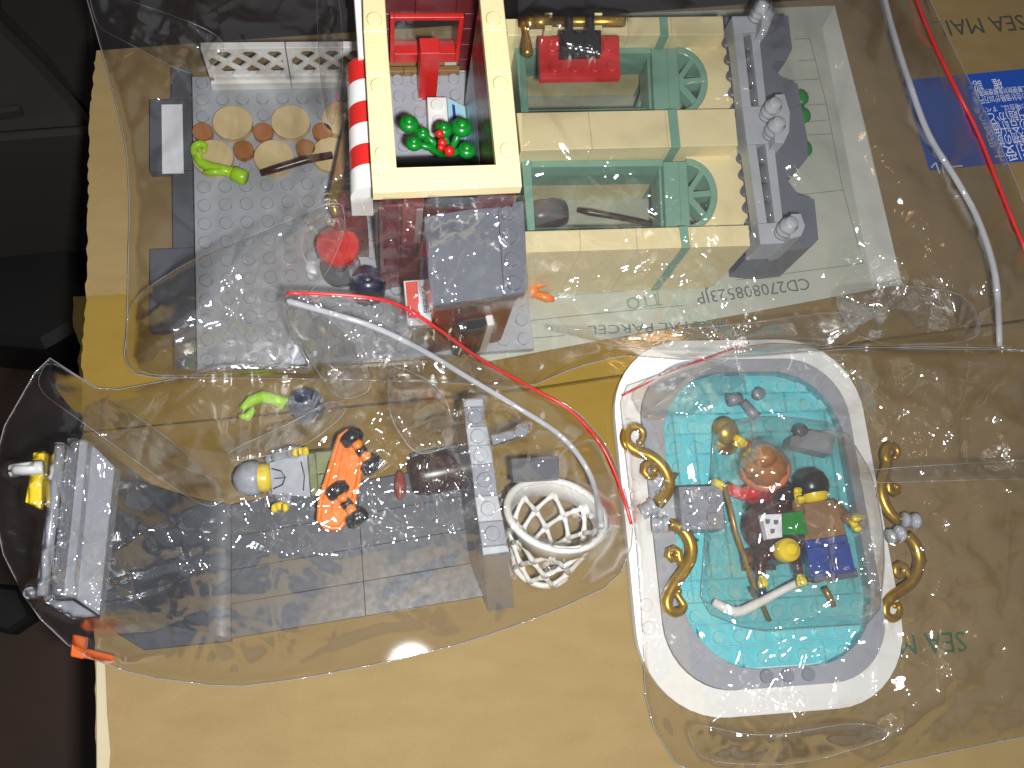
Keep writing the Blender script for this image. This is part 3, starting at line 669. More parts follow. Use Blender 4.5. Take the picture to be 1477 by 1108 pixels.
# hanging sign
sg = fp('hanging_sign', [(777, 52), (893, 51), (895, 111), (779, 113)], 52, 49, MT['red'], studs=[(798, 66), (879, 65), (802, 95), (831, 95), (860, 95), (884, 94)], label='red sign plate hung from a gold bar', sh=1.5)
fp('hinge', [(808, 44), (867, 43), (868, 76), (808, 78)], 55.5, 52, MT['black'], parent=sg, studs=[(822, 58), (852, 58)], sh=1.2)
for x in (816, 846.5): fp('clip', [(x, 20), (x + 10.5, 20), (x + 11, 45), (x, 45)], 55, 51, MT['black'], parent=sg)
a, b = np.array(U(769, 32, 50)), np.array(U(901, 31, 50)); L_ = np.linalg.norm(b - a)
MB().lathe(a, b - a, [(2.6, 0), (2.6, 6), (1.9, 6.2), (1.9, 22), (2.2, 22.2), (2.2, L_ - 1), (1.9, L_)], 16).build('sign_bar', MT['gold'], sg)
a, b = np.array(U(757, 27, 51)), np.array(U(761, 82, 47)); L_ = np.linalg.norm(b - a)
MB().lathe(a, b - a, [(1.6, 0), (2.4, .5), (2.4, 3), (1.4, 3.6), (1.3, 6), (1.8, 9), (2.3, L_ - 2.2), (2.2, L_ - .8), (1.4, L_)], 16).build('tap', MT['gold'], sg)
MB().ball(U(764, 33, 52), 2.5).build('tap_joint', MT['gold'], sg)
for x in (786, 858):
    fp('bar_clip', [(x, 18), (x + 11, 18), (x + 11, 25), (x, 25)], 52, 48, MT['cream'], parent=sg); fp('bar_clip', [(x, 36), (x + 11, 36), (x + 11, 43), (x, 43)], 52, 48, MT['cream'], parent=sg)
# things behind the lower pane
a, b = np.array(U(766, 312, 12)), np.array(U(816, 306, 12)); L_ = np.linalg.norm(b - a)
o = MB().lathe(a, b - a, [(4.6, 0), (5.2, 1), (5.9, 4), (5.9, L_ - 4), (5.2, L_ - 1), (4.6, L_)], 22).build('barrel', MT['brown']); tag(o, 'dark brown toy barrel seen through the lower green window', 'toy barrel')
o = MB().tube([U(833, 303, 8), U(850, 306, 8.5), U(890, 313, 9), U(940, 323, 9)], [1.0, 1.6, 1.3, 1.2], 8).tube([U(940, 323, 9), U(944, 312, 9.5)], [1.2, 1.2], 8).build('brown_lever', MT['brown']); tag(o, 'thin dark brown lever behind the lower window glass', 'toy lever')
m = MB()
for x, y in ((1157, 140), (1160, 166), (1162, 214)): m.ball(U(x, y, 6), 3.2, 12, 8, (1, 1.3, .5))
m.tube([U(1156, 140, 5), U(1157, 190, 5), U(1160, 214, 5)], 1.2, 8)
o = m.build('leaf_sprig', MT['green']); tag(o, 'green leaf sprig peeping out beside the grey cornice', 'toy plant')

# ================================================================== SKATE RAMP
ramp = thing('toy_skate_ramp', 'dark grey toy skate ramp with quarter pipe and hoop backboard in clear bag', 'toy ramp', U(500, 820, 1.6))
ZD = 58
# running surface: curve from the lip down to the flat
lipA, lipB = np.array(U(165, 674, ZD)), np.array(U(143, 887, ZD))
flA, flB = np.array(U(333, 728, 6)), np.array(U(333, 921, 6))
enA, enB = np.array(U(688, 664, 6)), np.array(U(712, 858, 6))
def ramp_strip(name, t0, t1, s0, s1, n=5, th=3.0):
    vs = []; fs = []
    for j, s_ in enumerate((s0, s1)):
        for i in range(n + 1):
            t = t0 + (t1 - t0) * i / n
            A = lipA + (lipB - lipA) * s_; B = flA + (flB - flA) * s_
            ang = t * math.pi / 2
            p = np.array([A[0] + (B[0] - A[0]) * (1 - math.cos(ang)), A[1] + (B[1] - A[1]) * (1 - math.cos(ang)), 6 + (ZD - 6) * (1 - math.sin(ang))])
            vs.append(p)
    for j in range(2):
        for i in range(n + 1): vs.append(vs[j * (n + 1) + i] - np.array([0, 0, th]))
    k = n + 1
    for i in range(n):
        fs += [(i, i + 1, k + i + 1, k + i), (2 * k + i, 3 * k + i, 3 * k + i + 1, 2 * k + i + 1), (i, 2 * k + i, 2 * k + i + 1, i + 1), (k + i, k + i + 1, 3 * k + i + 1, 3 * k + i)]
    fs += [(0, k, 3 * k, 2 * k), (n, 2 * k + n, 3 * k + n, k + n)]
    tp_ = [f for q_, f in enumerate(fs[:-2]) if q_ % 4 == 0]; rs_ = [f for q_, f in enumerate(fs[:-2]) if q_ % 4] + fs[-2:]
    MB().add(vs, tp_, True).add(vs, rs_).build(name, MT['coal'], ramp, fixn=False)
for i in range(6):
    for a, b in ((0, .5), (.5, 1)): ramp_strip('curved_tile', i / 6, (i + 1) / 6, a + .001, b - .001, 5)
def quad_tiles(name, A, B, C, D, nx, ny, z0, z1, mat, gap=.14, stag=False):
    for j in range(ny):
        cuts = [i / nx for i in range(nx + 1)]
        if stag and j % 2: cuts = [0] + [(i + .5) / nx for i in range(nx)] + [1]
        for a, b in zip(cuts[:-1], cuts[1:]):
            def P(u, v): return (A * (1 - u) * (1 - v) + B * u * (1 - v) + C * u * v + D * (1 - u) * v)
            c = [P(a, j / ny), P(b, j / ny), P(b, (j + 1) / ny), P(a, (j + 1) / ny)]
            ce = sum(c) / 4; c = [p + (ce - p) / np.linalg.norm(ce - p) * gap for p in c]
            MB().prism([p[:2] for p in c], z0, z1, .15).build(name, mat, ramp)
quad_tiles('floor_tile', flA, enA, enB, flB, 2, 4, 3.4, 6, MT['coal'], gap=.035)
MB().prism([flA[:2], enA[:2], enB[:2], flB[:2]], 1.6, 3.3, 0).build('base_plate', MT['dgray'], ramp)
ppx(ramp, 'side_apron', [(142, 889), (172, 916), (208, 938), (334, 925), (334, 905), (250, 900)], 4.5, 1.6, MT['coal'])
# side cheeks under the curve and the deck
for s_, nm in ((0, 'cheek'), (1, 'cheek')):
    A = lipA + (lipB - lipA) * s_; B = flA + (flB - flA) * s_; off = (lipB - lipA) / np.linalg.norm(lipB - lipA) * (2.5 if s_ else -2.5) * -1
    prof = [(0, 1.6), (1, 1.6)] + [(1 - math.cos(a), 3 + (ZD - 6) * (1 - math.sin(a)) - .2) for a in np.linspace(math.pi / 2, 0, 12)]
    vs = []
    for o_ in (np.zeros(3), off):
        for u, zz in prof: vs.append(np.array([A[0] + (B[0] - A[0]) * u, A[1] + (B[1] - A[1]) * u, max(1.6, zz - .4)]) + o_)
    n = len(prof); MB().add(vs, [tuple(range(n)), tuple(range(n, 2 * n))[::-1]] + [(i, (i + 1) % n, n + (i + 1) % n, n + i) for i in range(n)]).build(nm, MT['coal'], ramp)
ppx(ramp, 'deck_plate', [(127, 634), (165, 673), (142.6, 888), (106, 862)], ZD + .6, ZD - 9, MT['mgray'])
ppx(ramp, 'deck_edge', [(102, 632), (126.5, 634), (104, 862), (76, 862)], ZD + 5, 2, MT['mgray'])
ppx(ramp, 'end_cap', [(62, 868), (104, 866), (141, 889), (105, 893)], ZD - 2, 3, MT['mgray'])
ppx(ramp, 'deck_coping', [(97, 632), (112, 632), (88, 862), (73, 862)], ZD + 7, ZD + 3, MT['dgray'])
MB().tube([U(86, 640, ZD + 14), U(75, 740, ZD + 14), U(60, 860, ZD + 14)], 1.5, 12).build('grind_rail', MT['mgray'], ramp)
MB().lathe(U(60, 858, ZD + 4), (0, 0, 1), [(1.7, 0), (1.7, 8), (1.5, 9)], 14).build('rail_foot', MT['mgray'], ramp)
MB().tube([U(16, 679, ZD + 8), U(62, 674, ZD + 8)], 2.0, 12).build('side_rail', MT['silver'], ramp)
ppx(ramp, 'warning_panel', [(48, 653), (64, 651), (58, 735), (36, 724)], ZD + 3, ZD - 6, MT['yellow'])
# backboard wall at the flat end
TW = [(668, 574, 10), (697, 573, 10)]
bk = [[(667, 575), (697, 574), (698.5, 586), (668.5, 587)], [(668.6, 587.4), (698.6, 586.4), (703, 614), (672, 616)], [(672, 616.4), (703, 614.4), (707.5, 641), (675.5, 643)], [(675.6, 643.4), (707.6, 641.4), (712, 668), (680, 669.5)],
      [(680, 670), (712, 668.5), (718, 714), (685, 716)], [(685, 716.4), (718, 714.4), (725.5, 750), (690, 753)], [(690, 753.4), (725.6, 750.4), (732, 785), (695, 789)], [(695, 789.4), (732, 785.4), (735, 796), (697, 801)]]
for i, q in enumerate(bk):
    cx = sum(p[0] for p in q) / 4; cy = sum(p[1] for p in q) / 4
    ppx(ramp, 'backboard_brick', q, 50 - (2 if i in (0, 7) else 0), 6.1, MT['lgray'] if i in (0, 2, 3, 5, 7) else MT['mgray'], studs=[(cx, cy)] if i in (1, 2, 3, 4, 5, 6) else ())
A = [np.array(U(x, y, 47)) for x, y in ((697, 801.5), (735, 796.5))]; B = [np.array(U(x, y, 2)) for x, y in ((704, 882), (742, 876))]
MB().add([A[0], A[1], B[1], B[0], (A[0][0], A[0][1], 2), (A[1][0], A[1][1], 2)], [(0, 3, 2, 1), (0, 4, 3), (1, 2, 5), (0, 1, 5, 4), (3, 4, 5, 2)]).build('backboard_slope', MT['mgray'], ramp)
ppx(ramp, 'arm_plate', [(708, 628), (762, 611), (765, 624), (711, 642)], 40, 36.8, MT['mgray'], studs=[(752, 621)])
ppx(ramp, 'arm_plate', [(737, 662), (806, 657), (808, 690), (740, 694)], 34, 30, MT['dgray'])
# dark cylinder fixed on the flat
a, b = np.array(U(592, 690, 14)), np.array(U(682, 672, 14)); L_ = np.linalg.norm(b - a)
o = MB().lathe(a, b - a, [(5, 0), (6.5, 1), (7.4, 5), (7.4, L_ - 4), (6.6, L_ - .6), (6, L_)], 24).build('barrel', MT['brown']); tag(o, 'dark brown toy barrel lying against the grey backboard', 'toy barrel')
o = MB().ball(U(577, 700, 8), 2.2, 10, 8, (1, 2.6, .8)).build('red_stopper', plastic('dull_red', (.28, .05, .03))); tag(o, 'small dull red piece on the ramp beside the skateboard', 'toy piece')
# hoop
hp = thing('basketball_hoop', 'white toy basketball hoop with open net beside the grey backboard', 'toy hoop', U(790, 830, 8))
C0 = np.array(U(802, 741, 34)); en = np.array([.10, .60, .78]); en /= np.linalg.norm(en); eu = np.array([1.0, -.22, 0]); eu = eu - en * (eu @ en); eu /= np.linalg.norm(eu); ev = np.cross(en, eu)
def ring(r, d_, n=48): return [C0 + eu * r * math.cos(a) + ev * r * math.sin(a) - en * d_ for a in np.linspace(0, 2 * math.pi, n, endpoint=False)]
MB().tube(ring(17.0, 0), 1.3, 12, closed=True).build('rim', MT['white'], hp)
# upper collar of the net
r0 = ring(17.0, 0, 40); r1 = ring(16.0, 6, 40); r2 = ring(15.0, 6, 40); r3 = ring(16.0, 0, 40)
MB().add(r0 + r1 + r2 + r3, [(i, (i + 1) % 40, 40 + (i + 1) % 40, 40 + i) for i in range(40)] + [(80 + i, 80 + (i + 1) % 40, 120 + (i + 1) % 40, 120 + i) for i in range(40)] + [(40 + i, 40 + (i + 1) % 40, 80 + (i + 1) % 40, 80 + i) for i in range(40)], True).build('collar', MT['white'], hp)
def hp_pt(a, d_):
    r = 16.6 - d_ * .26; return C0 + eu * r * math.cos(a) + ev * r * math.sin(a) - en * d_
NS = 8
for k in range(NS):
    for sgn in (1, -1):
        for j in range(3):
            d0, d1 = 5 + j * 6.6, 5 + (j + 1) * 6.6; a0 = 2 * math.pi * (k + sgn * j * .5) / NS; a1 = 2 * math.pi * (k + sgn * (j + 1) * .5) / NS
            pts = [hp_pt(a0 + (a1 - a0) * t, d0 + (d1 - d0) * t) for t in (0, .33, .66, 1)]
            MB().tube(pts, [1.3, .8, .8, 1.3], 8).build('net_cord', MT['white'], hp)
MB().tube([hp_pt(a, 24.8) for a in np.linspace(0, 2 * math.pi, 30, endpoint=False)], 1.1, 8, closed=True).build('net_hem', MT['white'], hp)
# skateboard seen from below
sk = thing('toy_skateboard', 'orange toy skateboard with black wheels turned underside up', 'toy skateboard', U(495, 700, 6))
Z = 22
oc = [(500, 622), (514, 632), (522, 660), (516, 700), (503, 745), (490, 762), (470, 762), (460, 750), (462, 722), (472, 690), (482, 655), (490, 630)]
top = [np.array(U(x, y, Z)) for x, y in oc]; cc = sum(top) / len(top)
m = MB().prism([p[:2] for p in top], Z - 2.6, Z, .7); m.build('deck', MT['orange'], sk)
rim = MB().tube([p + np.array([0, 0, .2]) for p in top], .95, 8, closed=True); rim.build('deck_rim', MT['orange'], sk)
ppx(sk, 'deck_rib', [(494, 648), (506, 650), (490, 735), (478, 735)], Z + 1, Z - 1, MT['orange'])
for (xa, ya), (xb, yb) in (((508, 632), (537, 672)), ((487, 708), (515, 748))):
    a, b = np.array(U(xa, ya, Z + 3)), np.array(U(xb, yb, Z + 3)); d_ = b - a; L_ = np.linalg.norm(d_); u = d_ / L_
    tr = MB().lathe(a + u * 2.5, u, [(1.7, 0), (1.7, L_ - 5)], 12).build('truck', MT['orange'], sk)
    MB().lathe(a + u * L_ * .38, u, [(2.0, 0), (2.0, L_ * .2)], 12).build('axle', MT['black'], tr)
    for s_ in (.26, .7): MB().lathe(a + u * L_ * s_ + np.array([0, 0, -2]), (0, 0, 1), [(1.8, 0), (1.8, 4), (1.5, 4.4)], 12).build('axle_clip', MT['orange'], tr)
    for p in (a, b):
        wh = MB().lathe(p - u * 2.2, u, [(3.0, 0), (4.1, .8), (4.1, 3.4), (3.2, 4.3), (1.4, 4.5)], 22); wh.build('wheel', MT['black'], sk)

# ================================================================== TOY FIGURES
def figure(name, label, head_px, foot_px, z, spin, colors, scale=1.0, arms=(0.2, 0.2), hair='bun', skirt=False, group=None, zh=None, legs=True):
    """toy figure lying with its head at one pixel and feet at another; spin turns it about its long axis (0 = face up)"""
    H_ = np.array(U(*head_px, zh or z)); Fo = np.array(U(*foot_px, z)) if foot_px else np.array([H_[0], H_[1] - .5, z]); up = H_ - Fo; up /= np.linalg.norm(up); Fo = H_ - up * 33 * scale
    zz = np.array([0, 0, 1.0]) - up * up[2] if abs(up[2]) < .95 else np.array([0, -1.0, 0]) + up * up[1]; zz /= np.linalg.norm(zz); sd = np.cross(zz, up)
    c, s_ = math.cos(spin), math.sin(spin); front = zz * c + sd * s_; right = np.cross(up, front)
    Mx = np.eye(4); Mx[:3, 0] = right * scale; Mx[:3, 1] = -front * scale; Mx[:3, 2] = up * scale; Mx[:3, 3] = Fo
    t = thing(name, label, 'toy figure', (Fo[0], Fo[1], Fo[2] - 4), group)
    def put(m, nm, mat, parent=None): return m.xf(Mx).build(nm, mat, parent or t)
    tor = MB().add([(-7.7, -3.8, 15.2), (7.7, -3.8, 15.2), (7.7, 3.8, 15.2), (-7.7, 3.8, 15.2), (-5.6, -3.4, 28.2), (5.6, -3.4, 28.2), (5.6, 3.4, 28.2), (-5.6, 3.4, 28.2)], [(0, 1, 5, 4), (1, 2, 6, 5), (2, 3, 7, 6), (3, 0, 4, 7), (4, 5, 6, 7), (3, 2, 1, 0)])
    to = put(tor, 'torso', colors['torso'])
    if colors.get('print'):
        put(MB().tube([(-3.6, -4.0, 27.6), (-2.4, -4.1, 24.4), (0, -4.15, 23.2), (2.4, -4.1, 24.4), (3.6, -4.0, 27.6)], .28, 6), 'neckline_print', colors['print'], to)
        put(MB().tube([(0, -4.1, 23.2), (0, -4.05, 27)], .2, 6), 'drawstring_print', colors['print'], to); put(MB().tube([(-5.2, -4.1, 17.4), (0, -4.15, 16.6), (5.2, -4.1, 17.4)], .22, 6), 'hem_print', colors['print'], to)
    put(MB().lathe((0, 0, 28.2), (0, 0, 1), [(3.2, 0), (4.6, .5), (5.1, 1.6), (5.1, 7), (4.5, 8.2), (2.5, 8.5), (2.4, 10), (2.2, 10.1)], 24), 'head', colors['skin'])
    if hair == 'bun':
        prof = [(5.6, 0), (6.5, 1.5), (7.2, 4), (7.0, 6.5), (6.0, 8.8), (4.2, 10.3), (3.4, 10.9), (4.1, 12), (4.3, 13.6), (3.6, 15.2), (2, 16), (.4, 16.2)]
        m = MB(); n = 36; vs = []; fs = []
        for r, h in prof:
            for i in range(n):
                a = 2 * math.pi * i / n; rr = r * (1 + (.05 if i % 3 == 0 else -.02) * (1 if h < 10.6 else .5)); vs.append((rr * math.cos(a), rr * math.sin(a) + .6, 29.6 + h))
        for k in range(len(prof) - 1):
            for i in range(n): fs.append((k * n + i, k * n + (i + 1) % n, (k + 1) * n + (i + 1) % n, (k + 1) * n + i))
        fs.append(tuple(range((len(prof) - 1) * n, len(prof) * n))); m.add(vs, fs, True); put(m, 'hair', colors['hair'])
        put(MB().tube([(6.9 * math.cos(a), .6 + 6.9 * math.sin(a), 31.2) for a in np.linspace(0, 2 * math.pi, 24, endpoint=False)], 1.5, 8, closed=True), 'headband', colors['band'])
    elif hair == 'cap':
        put(MB().lathe((0, .4, 32.6), (0, .14, 1), [(5.6, -1.5), (6.3, 0), (6.5, 3), (5.6, 5.8), (3.4, 7.6), (.5, 8.2)], 24), 'hair', colors['hair'])
    elif hair == 'hood':
        put(MB().lathe((0, .2, 33.6), (0, .12, 1), [(5.5, -1.6), (6.1, -.4), (6.2, 1.8), (5.7, 4), (4.3, 6.2), (2.2, 7.6), (.4, 8.0)], 26), 'hood', colors['hair'])
        put(MB().tube([(6.2 * math.cos(a), 1.2 + 5.0 * math.sin(a), 28.6) for a in np.linspace(0.1, math.pi - .1, 12)], 1.7, 8), 'hood_collar', colors['hair'])
    for sx, ar in ((-1, arms[0]), (1, arms[1])):
        sh = np.array([sx * 6.4, 0, 26.0]); dir1 = np.array([sx * .42, -math.sin(ar), -math.cos(ar)]); dir1 /= np.linalg.norm(dir1)
        dir2 = np.array([sx * .05, -math.sin(ar + .75), -math.cos(ar + .75)]); dir2 /= np.linalg.norm(dir2)
        el = sh + dir1 * 5.6; wr = el + dir2 * 5.6
        am = put(MB().tube([sh - dir1 * .8, sh + dir1 * 1.5, el, el + dir2 * 2.5, wr], [2.2, 2.6, 2.35, 2.2, 2.0], 12), 'arm', colors['sleeve'])
        hd = MB().tube([wr - dir2 * .4, wr + dir2 * 1.6], [1.2, 1.3], 10)
        side = np.array([1.0, 0, 0]); nrm = np.cross(dir2, side); cen = wr + dir2 * 3.4
        hd.tube([cen + (dir2 * -math.cos(a) + nrm * math.sin(a)) * 2.0 for a in np.linspace(-2.3, 2.3, 12)], [1.15] * 12, 8)
        hd.tube([p for p in [cen + (dir2 * -math.cos(a) + nrm * math.sin(a)) * 2.0 + side * .8 for a in np.linspace(-2.3, 2.3, 12)]], [1.0] * 12, 8)
        put(hd, 'hand', colors['skin'], am)
    if skirt:
        put(MB().add([(-8, -7.8, 0), (8, -7.8, 0), (8, 7.8, 0), (-8, 7.8, 0), (-7.6, -3.8, 15.1), (7.6, -3.8, 15.1), (7.6, 3.8, 15.1), (-7.6, 3.8, 15.1)], [(0, 1, 5, 4), (1, 2, 6, 5), (2, 3, 7, 6), (3, 0, 4, 7), (4, 5, 6, 7), (3, 2, 1, 0)]), 'skirt', colors['leg'])
    elif legs:
        put(MB().frame_box((-7.7, -3.6, 12.2), (15.4, 0, 0), (0, 7.2, 0), (0, 0, 2.9), .4), 'hips', colors['hip'])
        for sx in (-7.8, .2):
            lg = put(MB().add([(sx, -3.6, 3), (sx + 7.6, -3.6, 3), (sx + 7.6, -5.4, 3), (sx, -5.4, 3), (sx, -5.4, 0), (sx + 7.6, -5.4, 0), (sx + 7.6, 3.6, 0), (sx, 3.6, 0), (sx, -3.6, 12.1), (sx + 7.6, -3.6, 12.1), (sx + 7.6, 3.6, 12.1), (sx, 3.6, 12.1)],
                     [(0, 1, 2, 3), (3, 2, 5, 4), (4, 5, 6, 7), (0, 8, 9, 1), (8, 11, 10, 9), (7, 6, 10, 11), (0, 3, 4, 7, 11, 8), (1, 9, 10, 6, 5, 2)]), 'leg', colors['leg'])
            if colors.get('shoe'): put(MB().frame_box((sx - .1, -5.5, -.2), (7.8, 0, 0), (0, 9.3, 0), (0, 0, 2.2), .3), 'shoe', colors['shoe'], lg)
    return t
g_ = plastic('hoodie_grey', (.38, .40, .44))
figure('toy_figure', 'toy figure in grey hoodie and olive trousers lying by the ramp', (372, 690), (482, 680), 12, .35, dict(torso=g_, sleeve=g_, skin=MT['yellow'], hair=g_, hip=MT['olive'], leg=MT['olive'], print=MT['black']), hair='hood', arms=(1.0, .35))
# more loose bits of the ramp bag
m = MB().tube([U(x, y, 7) for x, y in [(348, 590), (362, 578), (380, 572), (398, 577), (412, 583)]], [1.2, 2, 2.4, 2.2, 2.6], 10).tube([U(x, y, 8) for x, y in [(345, 600), (356, 602), (366, 590)]], [1, 1.6, 1.4], 8)
o = m.build('plant_stem', MT['lime']); tag(o, 'lime green plant stem among the creases of the ramp bag', 'toy plant')
o = MB().lathe(U(444, 590, 3), (0, 0, 1), [(6.2, 0), (6.6, 4), (6.2, 8), (4.8, 11), (3.2, 12), (2.4, 12.1), (2.4, 13.6), (2.2, 13.8)], 20).build('dome_brick', MT['navy']); tag(o, 'navy blue dome piece next to lime stem in ramp bag', 'toy brick')
o = ppx(None, 'tread_plate', [(592, 655), (660, 640), (668, 668), (600, 684)], 8, 2, MT['dgray']); tag(o, 'dark grey plate behind the brown barrel in ramp bag', 'toy plate')
m = MB().frame_box(U(110, 915, 6), np.array(U(128, 919, 6)) - np.array(U(110, 915, 6)), (0, -7, 0), (0, 0, 4), .4)
m.frame_box(np.array(U(112, 932, 6)) , np.array(U(168, 945, 6)) - np.array(U(112, 932, 6)), (0, -3, 0), (0, 0, 3.2), .4)
o = m.build('orange_bracket', plastic('deep_orange', (.75, .13, .02))); tag(o, 'orange angled piece under the ramp bag lower corner', 'toy piece')

# ================================================================== SKATING RINK
rink = thing('toy_skating_rink', 'oval toy skating rink with white rim and teal clear floor', 'toy rink', (215, -182, 1.0))
RC = np.array([216.0, -182.2]); RA = math.radians(1.2)
def rrect(hw, hh, r, n=10, cx=0, cy=0):
    out = []
    for k, (sx, sy) in enumerate(((1, -1), (1, 1), (-1, 1), (-1, -1))):
        a0 = (-90, 0, 90, 180)[k]
        for i in range(n + 1):
            a = math.radians(a0 + 90 * i / n); out.append((sx * (hw - r) + r * math.cos(a) + cx, sy * (hh - r) + r * math.sin(a) + cy))
    c, s_ = math.cos(RA), math.sin(RA)
    return [(RC[0] + c * x - s_ * y, RC[1] + s_ * x + c * y) for x, y in out]
outer = rrect(52, 71.5, 31); mid = rrect(43.2, 62.5, 24.5, cx=1.2); innr = rrect(37.2, 56.5, 27, cx=3.2, cy=.6)
m = MB().prism(rrect(51.6, 71.1, 31), 1.2, 3.6, 0)
c, s_ = math.cos(RA), math.sin(RA)
mst = MB()
for i in range(10):
    for j in range(14):
        x, y = (i - 4.5) * 8, (j - 6.5) * 8; mst.stud((RC[0] + c * x - s_ * y, RC[1] + s_ * x + c * y), 3.6, n=14)
m.build('base_plate', plastic('rink_light_tint', (.58, .78, .78)), rink); mst.build('base_studs', MT['white'], rink)  # azure on a white base paints in the light held at the studs
def ring_pieces(name, A, B, cuts, z0, z1, mat, studs=None):
    n = len(A)
    for a, b in zip(cuts, cuts[1:] + [cuts[0] + n]):
        idx = list(range(a, b + 1)); pa = [A[i % n] for i in idx]; pb = [B[i % n] for i in idx]
        mm = MB().prism(pa + pb[::-1], z0, z1, .12)
        mm.build(name, mat, rink)
def dens(poly, k=4):
    """split the four straight runs so that rings can be cut there"""
    out = []
    n = len(poly)
    for i in range(n):
        out.append(poly[i]); a, b = np.array(poly[i]), np.array(poly[(i + 1) % n])
        if i % 11 == 10:
            for j in range(1, k): out.append(tuple(a + (b - a) * j / k))
    return out
O_, Mi, In = dens(outer), dens(mid), dens(innr)
cuts = sum([[14 * k, 14 * k + 10, 14 * k + 12] for k in range(4)], [])
ring_pieces('rim_piece', O_, Mi, cuts, 3.7, 7.4, MT['white'])
ring_pieces('border_piece', [tuple(np.array(p) + (np.array(q) - np.array(p)) * .02) for p, q in zip(Mi, In)], In, sum([[14 * k, 14 * k + 5, 14 * k + 10] for k in range(4)], []), 3.7, 9.6, plastic('border_grey', (.35, .36, .39)))
for i in range(12):
    x, y = (-4.4 + .8 * i) * 8 * .8, -66.7
    if abs(x) < 9: MB().stud((RC[0] + x, RC[1] + y), 7.4, h=.5).build('rim_stud', MT['white'], rink)
for y in (-40, -32, 4, 12, 36): MB().stud((RC[0] - 47.6 - s_ * y, RC[1] + y), 7.4).build('rim_stud', MT['white'], rink)
for x, y in ((-6, -58.5), (2, -58.5), (10, -58.5)): MB().stud((RC[0] + x + 1, RC[1] + y), 9.6).build('border_stud', MT['mgray'], rink)
def rk(x, y):
    x += 3.2; y += .6
    return (RC[0] + c * x - s_ * y, RC[1] + s_ * x + c * y)
for j in range(14):
    y0 = -56 + 8 * j
    if j < 4 or j > 10:
        for k in range(-2, 3):
            ya = min(abs(y0), abs(y0 + 8)); hw = 38 if ya < 28.5 else 9.5 + math.sqrt(max(0, 27 ** 2 - (ya - 28.5) ** 2)) + 3
            x0 = -48 + 32 * (k + 1) - (16 if j % 2 else 0); x0, x1 = max(-hw, x0), min(hw, x0 + 32)
            if x1 - x0 > 3: MB().prism([rk(x0 + .12, y0 + .12), rk(x1 - .12, y0 + .12), rk(x1 - .12, y0 + 7.88), rk(x0 + .12, y0 + 7.88)], 5.5, 8.6, .6).build('floor_tile', MT['teal'], rink)
for i in range(10):
    for (y0, y1) in ((-24, 8), (8, 32)) if i % 2 else ((-24, -8), (-8, 24), (24, 32)):
        x0 = max(-38, -40 + 8 * i); x1 = min(38, -32 + 8 * i)
        MB().prism([rk(x0 + .12, y0 + .12), rk(x1 - .12, y0 + .12), rk(x1 - .12, y1 - .12), rk(x0 + .12, y1 - .12)], 5.5, 8.6, .6).build('floor_tile', MT['teal'], rink)
# gold scroll ornaments held by grey clips
def scroll(name, label, pts, branch, thorn, z, group='gold scroll ornaments on the rink'):
    m = MB(); n = len(pts)
    P = [np.array(U(x, y, z)) for x, y in pts]
    Q = [P[0]]
    for i in range(n - 1):
        p0, p1, p2, p3 = P[max(i - 1, 0)], P[i], P[i + 1], P[min(i + 2, n - 1)]
        for t in (.25, .5, .75, 1): Q.append(.5 * ((2 * p1) + (-p0 + p2) * t + (2 * p0 - 5 * p1 + 4 * p2 - p3) * t * t + (-p0 + 3 * p1 - 3 * p2 + p3) * t ** 3))
    k = len(Q); m.tube(Q, [1.0 + 1.15 * min(1, i / (k * .45)) + .25 * (i / k) for i in range(k)], 12); m.ball(Q[0], 1.25)
    B_ = [np.array(U(x, y, z)) for x, y in branch]; m.tube(B_, [1.0, 1.2, 1.4, 1.5, 1.5, 1.6, 1.6, 1.5, 1.4][:len(B_)], 10); m.ball(B_[0], 1.4)
    T_ = [np.array(U(x, y, z)) for x, y in thorn]; m.tube(T_, [1.5, 1.1, .25], 8)
    o = m.build(name, MT['gold']); return tag(o, label, 'toy ornament', group)
sA = [(923, 639), (927, 634), (928, 624), (921, 617), (911, 616), (904, 624), (903, 635), (909, 645), (921, 652), (936, 657), (950, 667), (960, 680), (965, 695), (963, 708), (955, 720), (949, 727)]
bA = [(944, 679), (945, 684), (940, 688), (934, 687), (929, 681), (930, 674), (936, 668), (944, 666), (951, 668)]
tA = [(966, 692), (972, 688), (978, 683)]
scroll('gold_scroll', 'gold curled scroll pointing to the bag zip on the rink left rim', sA, bA, tA, 15)
sB = [(979, 853), (977, 858), (982, 866), (986, 874), (982, 881), (973, 883), (965, 879), (962, 868), (966, 855), (976, 838), (988, 821), (996, 805), (997, 787), (990, 771), (978, 760), (966, 756)]
bB = [(976, 801), (974, 806), (969, 807), (964, 802), (965, 795), (972, 792), (979, 796), (980, 806), (984, 818)]
scroll('gold_scroll', 'gold curled scroll reaching down the grey border left of hockey stick', sB, bB, [(996, 780), (1002, 780), (1008, 779)], 15)
sC = [(1291, 660), (1295, 655), (1293, 647), (1286, 643), (1278, 647), (1276, 657), (1279, 668), (1276, 682), (1271, 697), (1272, 715), (1279, 733), (1290, 747), (1302, 752)]
bC = [(1285, 703), (1290, 700), (1295, 703), (1294, 709), (1288, 712), (1282, 708), (1282, 700), (1278, 692)]
scroll('gold_scroll', 'gold curled scroll lying off the rink right rim toward the zip', sC, bC, [(1272, 712), (1266, 714), (1262, 718)], 7)
sD = [(1290, 874), (1295, 872), (1297, 881), (1293, 890), (1285, 892), (1277, 886), (1276, 874), (1284, 862), (1298, 852), (1312, 842), (1322, 826), (1326, 808), (1322, 790), (1314, 778), (1308, 772)]
bD = [(1304, 823), (1304, 829), (1297, 831), (1291, 826), (1291, 818), (1297, 814), (1305, 818), (1309, 828), (1316, 836)]
